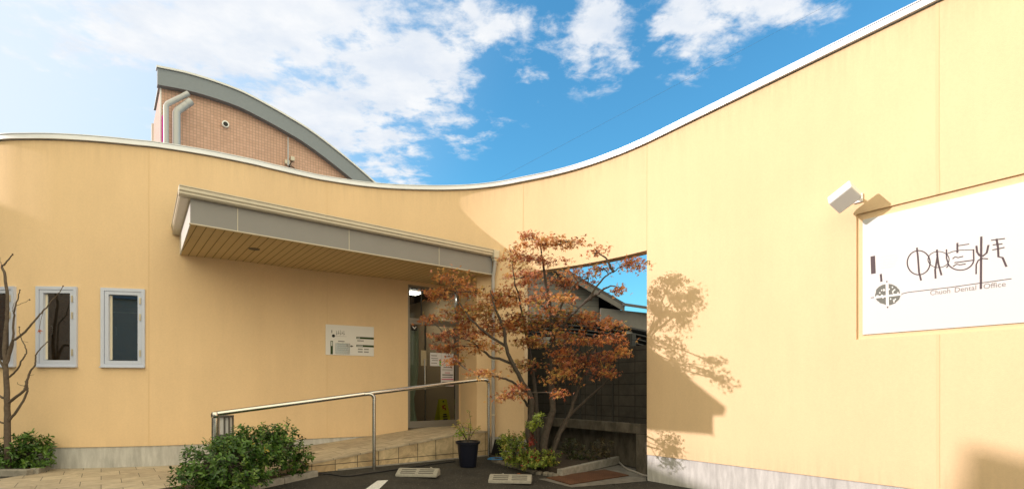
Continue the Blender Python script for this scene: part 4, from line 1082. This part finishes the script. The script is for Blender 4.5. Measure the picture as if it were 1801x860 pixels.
# ------------------------------------------------------------------ plants
def leaves_mesh(name, items, shape, material, parent, thick=None):
    """items: (centre, normal, direction, size, colour); one mesh of many small bent leaves"""
    vs, fs, cols = [], [], []
    for c, n, d, s, col in items:
        n = n.normalized(); d = (d - n * d.dot(n)); d = d.normalized() if d.length > 1e-4 else n.orthogonal().normalized(); e = n.cross(d); b0 = len(vs)
        for x, y, z in shape: vs.append(c + d * (x * s) + e * (y * s) + n * (z * s)); cols.append((*col, 1))
        fs += [tuple(b0 + i for i in f) for f in leaves_mesh.faces[id(shape)]]
    me = bpy.data.meshes.new(name); me.from_pydata([tuple(v) for v in vs], [], fs)
    ca = me.color_attributes.new('tint', 'FLOAT_COLOR', 'POINT')
    ca.data.foreach_set('color', [x for c in cols for x in c])
    me.materials.append(material); o = bpy.data.objects.new(name, me); C.objects.link(o)
    if parent: setpar(o, parent)
    return o
OVAL = [(0, 0, 0), (.35, .22, .05), (.75, .2, .03), (1, 0, -.08), (.75, -.2, .03), (.35, -.22, .05), (.5, 0, -.03)]
PALM = [(0, 0, 0)]
for k, (ang, ln) in enumerate(((-125, .5), (-62, .85), (0, 1.0), (62, .85), (125, .5))):
    pass
_palm_tip = [(-115, .55), (-58, .9), (0, 1.05), (58, .9), (115, .55)]
PALM = [(0, 0, .0)]
for k, (an_, ln) in enumerate(_palm_tip):
    if k: mid_a = (_palm_tip[k - 1][0] + an_) / 2; PALM.append((.34 * math.cos(R(mid_a)), .34 * math.sin(R(mid_a)), .0))
    PALM.append((ln * math.cos(R(an_)), ln * math.sin(R(an_)), -.22 * ln))
PALM = [(x * .62 + .2, y * .62, z) for x, y, z in PALM]
leaves_mesh.faces = {id(OVAL): [(0, 1, 6), (1, 2, 6), (2, 3, 6), (3, 4, 6), (4, 5, 6), (5, 0, 6)],
                     id(PALM): [(0, i, i + 1) for i in range(1, len(PALM) - 1)]}
def rv_(s=1.0): return Vector((random.gauss(0, s), random.gauss(0, s), random.gauss(0, s)))

# Japanese maple
TB0 = Vector((.47, 9.15, .2))
mp_root = empty('maple_tree', TB0, 'multi-stemmed maple with rust-orange autumn leaves in the bed before the gateway', 'tree')
pads = [  # px, py, half width px, half height px, distance
    (958, 430, 50, 9, 7.85), (948, 456, 54, 9, 8.0), (908, 452, 32, 24, 8.25), (1000, 424, 40, 10, 7.75), (936, 415, 22, 8, 8.1), (925, 486, 46, 17, 8.75), (895, 520, 40, 17, 8.85),
    (796, 488, 42, 15, 8.5), (770, 520, 30, 12, 8.6), (835, 512, 34, 10, 8.9), (825, 546, 58, 16, 8.7), (860, 572, 64, 17, 8.8), (795, 588, 48, 14, 8.3), (872, 530, 44, 15, 8.75), (756, 560, 22, 10, 8.5),
    (845, 606, 42, 12, 8.5), (785, 610, 26, 8, 8.6), (800, 632, 22, 7, 8.6),
    (960, 518, 44, 15, 8.05), (950, 562, 54, 20, 8.85), (1000, 548, 44, 17, 8.8), (1042, 560, 40, 15, 8.7), (905, 565, 42, 18, 8.8), (985, 498, 32, 12, 8.85),
    (1020, 594, 48, 14, 8.5), (1074, 592, 34, 14, 8.0), (1092, 618, 26, 13, 8.1), (1045, 632, 50, 15, 8.7), (1082, 570, 32, 12, 8.5), (975, 590, 38, 16, 8.5), (1000, 625, 40, 14, 8.6), (1060, 655, 34, 10, 8.4),
    (1035, 488, 24, 11, 8.4), (1104, 466, 30, 12, 8.1), (1060, 470, 26, 10, 8.4), (1092, 508, 13, 10, 8.0), (1050, 442, 20, 5, 8.2), (1112, 460, 12, 6, 8.1), (1005, 478, 20, 8, 8.5),
    (846, 655, 32, 9, 8.15), (905, 688, 34, 14, 8.05), (880, 698, 22, 8, 8.1), (985, 664, 36, 13, 8.4), (1000, 650, 24, 8, 8.6), (985, 690, 8, 5, 8.1), (940, 600, 36, 14, 8.9), (925, 640, 30, 10, 9.0),
    (958, 540, 30, 10, 7.32), (980, 524, 30, 9, 7.45), (944, 528, 20, 7, 7.5)]
items = []; pal = [((.46, .15, .045), 4), ((.58, .255, .075), 4), ((.62, .36, .11), 3.2), ((.30, .085, .04), 2.6), ((.36, .27, .07), 1.6), ((.62, .27, .16), 2.4), ((.17, .06, .035), 1.2)]
pop = [c for c, w in pal]; wts = [w for c, w in pal]
pad_pts = []
for (px, py, hw, hh, Y) in pads:
    c = P(px, py, Y); rx, rz = hw / F * Y, hh / F * Y; ry = max(.15, rx * .5)
    pad_pts.append((c, rx))
    nclump = max(6, int((rx * ry * 165 + rz * 50) * (1.55 if Y > 8.55 else 1.0 if Y > 7.6 else .8))); dom = random.choices(pop, wts)[0]
    for _ in range(nclump):
        v = rv_(1); v.normalize(); v *= random.random() ** .4 * 1.0
        sag = -.25 * rz * (v.x * v.x + v.y * v.y)
        cc = c + Vector((v.x * rx, v.y * ry, v.z * rz + sag)); cs = random.uniform(.045, .085)
        ccol = random.choices(pop, wts)[0]
        for _ in range(random.randint(9, 17)):
            p = cc + Vector((random.gauss(0, cs), random.gauss(0, cs), random.gauss(0, cs * .45)))
            base = random.choice((dom, ccol, random.choices(pop, wts)[0])); j = random.uniform(.75, 1.25)
            nn_ = Vector((random.gauss(-.15, .55), random.gauss(-.1, .55), random.gauss(.75, .5)))
            items.append((p, nn_, Vector((random.uniform(-1, 1), random.uniform(-1, 1), -.4)), random.uniform(.052, .086), tuple(min(1, x * j) for x in base)))
MAPLE_LEAF = leaf_mat('maple_leaf', .36, .40, .55)
leaves_mesh('crown', items, PALM, MAPLE_LEAF, mp_root)
print('maple leaves', len(items))
bm = B()
stems = [  # (pixel, distance, radius)
    [((940, 822, 9.15), .085), ((930, 760, 9.1), .07), ((935, 705, 9.0), .06), ((915, 665, 8.85), .05), ((893, 620, 8.7), .04), ((885, 575, 8.6), .032), ((870, 540, 8.5), .02), ((862, 510, 8.5), .01)],
    [((955, 822, 9.12), .09), ((958, 770, 9.1), .085), ((972, 720, 9.05), .072), ((968, 660, 9.0), .065), ((975, 600, 8.85), .055), ((968, 540, 8.6), .042), ((958, 490, 8.35), .028), ((952, 440, 8.1), .014), ((950, 420, 8.0), .006)],
    [((963, 822, 9.15), .055), ((982, 770, 9.1), .045), ((1002, 725, 9.05), .04), ((1018, 680, 8.95), .03), ((1030, 640, 8.7), .022), ((1045, 605, 8.4), .012)],
    [((965, 812, 9.2), .04), ((990, 745, 9.25), .034), ((1035, 700, 9.2), .028), ((1070, 665, 9.0), .018), ((1085, 625, 8.6), .009)],
    [((945, 818, 9.2), .05), ((946, 740, 9.25), .045), ((938, 660, 9.25), .038), ((928, 600, 9.1), .032), ((918, 550, 8.8), .022), ((905, 490, 8.5), .012), ((900, 455, 8.3), .006)]]
stem_pts = []
for st in stems:
    pts = catmull([P(*p) for p, r in st], 5); rr = []
    for i in range(len(st) - 1):
        for k in range(5): rr.append(st[i][1] + (st[i + 1][1] - st[i][1]) * k / 5)
    rr.append(st[-1][1]); pts = [p + rv_(.006) for p in pts]; tube(bm, pts, [q * .78 for q in rr], 9); stem_pts += list(zip(pts, rr))
limbs = [[(968, 600, 8.9), (1000, 560, 8.6), (1030, 530, 8.4), (1062, 490, 8.3), (1078, 478, 8.25), (1105, 466, 8.1)], [(1030, 530, 8.4), (1052, 515, 8.2), (1070, 504, 8.1), (1092, 506, 8.0)],
         [(968, 580, 8.8), (992, 530, 8.5), (1012, 500, 8.4), (1035, 488, 8.4)], [(890, 610, 8.68), (850, 582, 8.55), (815, 545, 8.5), (795, 490, 8.5)], [(905, 640, 8.8), (860, 625, 8.7), (830, 600, 8.6), (785, 588, 8.5), (756, 562, 8.5)],
         [(925, 690, 8.95), (895, 668, 8.6), (870, 662, 8.3), (835, 655, 8.15)], [(930, 715, 9.0), (915, 695, 8.5), (900, 688, 8.1)], [(1078, 478, 8.25), (1068, 458, 8.2), (1050, 442, 8.2)], [(975, 690, 9.0), (985, 672, 8.7), (990, 662, 8.4)]]
for lb in limbs:
    pts = catmull([P(*p) for p in lb], 5); n_l = len(pts); tube(bm, [p + rv_(.008) for p in pts], [.02 * (1 - i / n_l) + .005 for i in range(n_l)], 7); stem_pts += [(p, .012) for p in pts]
for c, rx in pad_pts:                                # a limb into every pad, and twigs in it
    best = min(stem_pts, key=lambda q: (q[0] - c).length + (0 if q[0].z < c.z + .05 else .7))
    a = best[0]; md_ = a.lerp(c, .55) + Vector((0, 0, -.05)) + rv_(.03)
    tube(bm, catmull([a, md_, c], 5), [min(best[1] * .6, .014)] * 5 + [.009] * 5 + [.005], 6)
    for _ in range(4):
        e_ = c + Vector((random.uniform(-1, 1) * rx * .8, random.uniform(-1, 1) * rx * .5, random.uniform(-.02, .05))); tube(bm, [c.lerp(a, .3), c.lerp(e_, .5) + rv_(.02), e_], [.006, .004, .002], 5)
obj('trunk', bm, BARK, mp_root, smooth=50, recalc=False)

# shrubs
def shrub(name, blobs, n_leaves, leaf, cols, label, cat, base, mat_, up=.6, group=None, twig=True, zfloor=.2):
    r = empty(name, base, label, cat, group); its = []; bmt = B()
    vol = [b[1] * b[2] * b[3] for b in blobs]
    for (c, rx, ry, rz), v_ in zip(blobs, vol):
        c = Vector(c); m_ = max(3, int(n_leaves * v_ / sum(vol) / 8))
        for _ in range(m_):
            v = rv_(1); v.normalize()
            rad = random.uniform(.72, 1.06) if random.random() < .70 else random.uniform(1.04, 1.28) if random.random() < .3 else random.uniform(.2, .8)
            tip = c + Vector((v.x * rx * rad, v.y * ry * rad, v.z * rz * rad))
            if tip.z < zfloor + .02: tip.z = zfloor + random.uniform(.02, .12)
            ax = (v + Vector((0, 0, up)) + rv_(.35)).normalized(); dom = random.choices([c_ for c_, w in cols], [w for c_, w in cols])[0]
            if twig and random.random() < .3: tube(bmt, [c.lerp(tip, .1), tip], [.006, .003], 4)
            k_n = random.randint(6, 10); ph = random.uniform(0, 6)
            for k in range(k_n):                     # a whorl of leaves at the shoot tip
                an_ = ph + 2.4 * k; e1 = ax.orthogonal().normalized(); e2 = ax.cross(e1)
                out = (e1 * math.cos(an_) + e2 * math.sin(an_)); tiltv = random.uniform(.1, .8)
                d = (out + ax * tiltv).normalized(); nrm = (ax - d * ax.dot(d)).normalized() + rv_(.15)
                j = random.uniform(.7, 1.25); col = dom if random.random() < .8 else random.choices([c_ for c_, w in cols], [w for c_, w in cols])[0]
                its.append((tip - ax * (.012 * k), nrm, d, leaf * random.uniform(.7, 1.15), tuple(min(1, x * j) for x in col)))
    leaves_mesh('foliage', its, OVAL, mat_, r)
    if twig: obj('stem', bmt, BARK, r, recalc=False)
    else: bmt.free()
    return r
GREENLEAF = leaf_mat('evergreen_leaf', .32, .22, .5)
G1 = [((.06, .14, .02), 5), ((.095, .19, .03), 4), ((.035, .085, .014), 3.5), ((.15, .24, .04), 1.8), ((.32, .24, .03), .15)]
def bl(px, py, Y, rxp, rzp, ry): c = P(px, py, Y); return (c, rxp / F * Y, ry, rzp / F * Y)
shrub('evergreen_shrub', [bl(395, 812, 6.65, 70, 46, .5), bl(345, 845, 6.45, 42, 26, .3), bl(440, 790, 7.1, 62, 42, .42), bl(490, 785, 7.5, 45, 42, .4), bl(520, 805, 7.75, 30, 26, .28), bl(478, 762, 7.5, 34, 16, .25), bl(405, 775, 6.9, 34, 20, .28), bl(420, 838, 6.6, 52, 30, .35)],
      8200, .062, G1, 'dense glossy green shrub in front of the handrail by the ramp kerb', 'shrub', Vector((-3.8, 7.1, .22)), GREENLEAF)
shrub('evergreen_shrub', [bl(45, 800, 8.15, 42, 38, .33), bl(10, 805, 8.15, 40, 28, .33), bl(-60, 805, 8.2, 60, 30, .33), bl(55, 775, 8.2, 28, 18, .25), bl(40, 762, 8.2, 14, 8, .12), bl(75, 812, 8.15, 16, 18, .2), bl(-130, 810, 8.2, 50, 26, .3)],
      3600, .075, G1, 'leafy green shrub around the foot of the bare tree at the left', 'shrub', Vector((-7.9, 8.15, .27)), GREENLEAF, zfloor=.28)
G2 = [((.20, .26, .035), 4), ((.27, .32, .05), 3), ((.13, .20, .03), 3), ((.34, .30, .06), 1.5), ((.36, .05, .03), .9)]
shrub('azalea_shrub', [bl(905, 790, 9.0, 30, 26, .28), bl(945, 805, 8.85, 36, 22, .25), bl(895, 770, 9.1, 20, 14, .2), bl(930, 818, 8.75, 34, 15, .2), bl(920, 765, 9.2, 10, 10, .12), bl(965, 812, 8.9, 18, 14, .2)],
      3600, .05, G2, 'low yellow-green shrub with some red leaves at the foot of the maple', 'shrub', Vector((.2, 8.9, .22)), GREENLEAF)
shrub('azalea_shrub', [bl(940, 742, 8.75, 16, 11, .12), bl(949, 728, 8.75, 9, 6, .07), bl(935, 752, 8.75, 10, 6, .08)], 330, .05, [((.28, .36, .05), 3), ((.36, .42, .08), 2), ((.20, .28, .04), 2)],
      'bright lime green sprig of leaves standing before the maple trunks', 'shrub', Vector((.35, 8.8, .22)), GREENLEAF)
bm = B(); 
shrub('azalea_shrub', [bl(936, 772, 8.78, 7, 14, .07)], 110, .045, [((.30, .03, .02), 3), ((.22, .05, .02), 2)], 'red leaved shoot under the lime green sprig by the maple', 'shrub', Vector((.34, 8.8, .22)), GREENLEAF)
G3 = [((.04, .055, .016), 4), ((.06, .07, .02), 3), ((.08, .06, .025), 2)]
shrub('understorey_plant', [bl(1005, 790, 9.7, 26, 20, .25), bl(1030, 800, 9.6, 24, 12, .2)], 700, .05, G3, 'dark low plants in the shade right of the maple trunks', 'plant', Vector((1.1, 9.7, .22)), GREENLEAF)
shrub('understorey_plant', [bl(1060, 785, 9.6, 20, 18, .2)], 260, .05, [((.10, .075, .03), 3), ((.06, .06, .02), 2)], 'small dry brownish plant against the recess of the block wall', 'plant', Vector((1.68, 9.6, .22)), GREENLEAF)

# bare young tree at the left
bt = empty('bare_tree', P(22, 800, 7.95), 'slim bare grey tree with crooked branches in front of the windows', 'tree')
bt_base = P(22, 810, 8.0)
bm = B()
def bpath(l, r0, r1, Y=8.0):
    pts = catmull([P(x, y, Y + dy) for x, y, dy in l], 5); n_ = len(pts); r0, r1 = r0 * .66, r1 * .66; tube(bm, [p + rv_(.003) for p in pts], [r0 + (r1 - r0) * (i / (n_ - 1)) ** .8 for i in range(n_)], 9)
    return pts
bpath([(14, 822, 0), (13, 740, 0), (12, 690, 0), (9, 640, 0), (9, 600, .02), (12, 560, .02), (13, 520, 0), (8, 480, 0), (3, 470, 0), (10, 462, 0), (22, 447, 0)], .072, .012)
bpath([(11, 745, 0), (35, 715, -.05), (47, 690, -.05), (48, 680, -.05), (45, 670, -.05)], .03, .016); bpath([(16, 707, 0), (38, 690, -.1), (46, 678, -.1), (52, 655, -.1), (62, 642, -.12), (63, 625, -.12), (72, 612, -.15), (84, 601, -.15)], .034, .008)
bpath([(8, 645, 0), (22, 600, .0), (28, 596, -.05), (48, 579, -.1), (66, 558, -.1), (78, 545, -.1), (92, 527, -.12), (103, 516, -.12), (111, 503, -.12)], .034, .006)
bpath([(15, 664, 0), (30, 650, -.05), (42, 628, -.1), (47, 618, -.1), (40, 600, -.1), (35, 588, -.1), (34, 575, -.1)], .022, .006)
bpath([(12, 640, 0), (22, 605, .05), (24, 560, .05), (27, 540, 0), (33, 520, 0), (35, 510, 0)], .030, .008); bpath([(28, 538, 0), (40, 533, -.03), (52, 527, -.05)], .007, .003); bpath([(26, 552, 0), (22, 545, 0), (25, 533, .02)], .009, .004)
bpath([(8, 700, 0), (-10, 690, .05), (-40, 655, .1), (-60, 600, .1)], .028, .008); bpath([(10, 650, 0), (-8, 620, 0), (-22, 580, 0), (-30, 520, 0)], .028, .008); bpath([(10, 745, 0), (-8, 738, 0), (-30, 720, 0)], .022, .01)
bpath([(46, 680, -.08), (34, 676, -.08), (30, 672, -.08)], .008, .003); bpath([(52, 660, -.1), (60, 658, -.1)], .006, .003); bpath([(40, 600, -.1), (50, 602, -.1)], .005, .003); bpath([(9, 478, 0), (2, 465, 0), (0, 452, 0)], .010, .004)
for q in ((22, 447, 0), (111, 503, -.12), (84, 601, -.15), (34, 575, -.1), (52, 527, -.05), (35, 510, 0)):
    c = P(q[0], q[1], 8 + q[2]); t = B(); bmesh.ops.create_icosphere(t, subdivisions=1, radius=.012, matrix=Matrix.Translation(c)); merge(bm, t)
o = obj('trunk', bm, BAREBARK, bt, smooth=50, recalc=False)
lc = P(69, 579, 7.86); its = [(lc, Vector((.2, -1, .3)), Vector((.3, 0, -1)), .085, (.50, .11, .02)), (lc + Vector((.01, -.01, .01)), Vector((-.5, -1, .1)), Vector((-.4, 0, -1)), .075, (.42, .08, .02))]
o = leaves_mesh('last_leaf', its, PALM, MAPLE_LEAF, bt); 
bm = B(); tube(bm, [P(76, 548, 7.87), P(72, 562, 7.86), lc], .003, 5); obj('leaf_stalk', bm, BAREBARK, bt)

# potted plant by the handrail post
pb = G(823, 820); pp_ = empty('potted_plant', pb, 'dark blue plastic pot with a thin yellowing plant beside the ramp end', 'potted plant')
POTM = mat('pot_navy', (.008, .010, .022), .35, spec=.5)
bm = B(); lathe(bm, [(.14, .0), (.145, .01), (.185, .38), (.19, .40), (.215, .405), (.22, .445), (.20, .45), (.195, .41)], pb, 36); obj('pot', bm, POTM, pp_, smooth=35)
bm = B(); lathe(bm, [(.192, .405), (.19, .42)], pb, 24); obj('pot_soil', bm, mat('pot_gravel', (.28, .25, .20), .95, noise_amt=.4, noise_scale=60), pp_)
bm = B(); its = []
YG = [((.35, .33, .07), 3), ((.42, .30, .10), 3), ((.20, .30, .04), 2)]
for k in range(7):
    an_ = k * .9 + .3; ln = random.uniform(.2, .5); e_ = pb + Vector((math.cos(an_) * ln * .75, math.sin(an_) * .15, .43 + ln * .75 + .02)); s_ = pb + Vector((0, 0, .41)); md_ = s_.lerp(e_, .5) + Vector((0, 0, .06))
    if k == 0: e_ = pb + Vector((.02, 0, .98)); md_ = pb + Vector((.05, 0, .7))
    pts = catmull([s_, md_, e_], 5); tube(bm, pts, [.007 - .0004 * i for i in range(len(pts))], 5)
    for i in range(4, len(pts)):
        for _ in range(2): its.append((pts[i] + rv_(.01), Vector((random.gauss(0, .5), -.5, 1)), Vector((random.uniform(-1, 1), random.uniform(-.5, .5), -.3)), random.uniform(.04, .065), random.choices([c for c, w in YG], [w for c, w in YG])[0]))
for _ in range(42): its.append((pb + Vector((random.gauss(-.10, .05), random.gauss(-.05, .04), random.gauss(.58, .035))), rv_(1) + Vector((0, -.5, 1)), rv_(1), random.uniform(.045, .07), random.choice(((.22, .36, .04), (.30, .38, .05), (.14, .26, .03)))))
obj('stem', bm, BARK, pp_, recalc=False); leaves_mesh('foliage', its, OVAL, GREENLEAF, pp_)
# black board and blue hose in the corner
bb = G(876, 808); bm = B(); box(bm, bb + Vector((0, .14, .2)), .22, .03, .40, (1, .1, 0), (0, 1, .45), (.25, -.45, 1), bev=.005); o = obj('black_board', bm, DARK); rebase(o, bb); tag(o, 'black flat board leaning on the wall behind the low shrub', 'board')
bh = G(874, 812); bm = B(); pts = [bh + Vector((.13 * math.cos(R(k * 24)) * 1.3, .09 * math.sin(R(k * 24)), .05 + .001 * k)) for k in range(22)]; tube(bm, pts, .011, 7); o = obj('garden_hose', bm, mat('hose_blue', (.05, .22, .50), .4), smooth=50); rebase(o, bh); tag(o, 'coil of light blue garden hose on the ground by the shrub', 'hose')

# ------------------------------------------------------------------ neighbours across the lot (outside the view; they shade the lot and show in the panes)
def block(name, x0, x1, y0, y1, h, label, wm, win_side='x', rows=3, cols=4):
    r = empty(name, ((x0 + x1) / 2, (y0 + y1) / 2, 0), label, 'building')
    b = B(); box(b, ((x0 + x1) / 2, (y0 + y1) / 2, h / 2 - .05), x1 - x0, y1 - y0, h + .1); obj('wall', b, wm, r)
    b = B(); box(b, ((x0 + x1) / 2, (y0 + y1) / 2, h + .09), x1 - x0 + .3, y1 - y0 + .3, .18); obj('roof', b, AGREY, r)
    for i in range(rows):
        for j in range(cols):
            z = (i + .55) * h / rows; b = B()
            if win_side == 'x': y = y0 + (j + .5) * (y1 - y0) / cols; box(b, (x1 + .02, y, z), .06, 1.5, 1.2); w_ = obj('window', b, WHITE, r); b = B(); box(b, (x1 + .055, y, z), .02, 1.38, 1.08); obj('pane', b, mat('dark_pane', (.03, .035, .04), .1), w_)
            else: x = x0 + (j + .5) * (x1 - x0) / cols; box(b, (x, y1 + .02, z), 1.5, .06, 1.2); w_ = obj('window', b, WHITE, r); b = B(); box(b, (x, y1 + .055, z), 1.38, .02, 1.08); obj('pane', b, mat('dark_pane', (.03, .035, .04), .1), w_)
block('apartment_building', -31, -22, 3.75, 16, 9.75, 'brown brick apartment building across the lot on the left', BRICKRED)
block('apartment_building', -31, -22, -22, 3.6, 11.35, 'taller brown brick apartment building at the far left of the lot', BRICKRED)
block('town_house', -14, -3, -24, -16, 6.5, 'beige house across the street behind the lot', mat('beige_render', (.45, .40, .33), .8), 'y', 2, 3)
block('town_house', 0, 12, -26, -17, 7.0, 'grey house across the street behind the lot', mat('grey_render', (.35, .35, .36), .8), 'y', 2, 3)
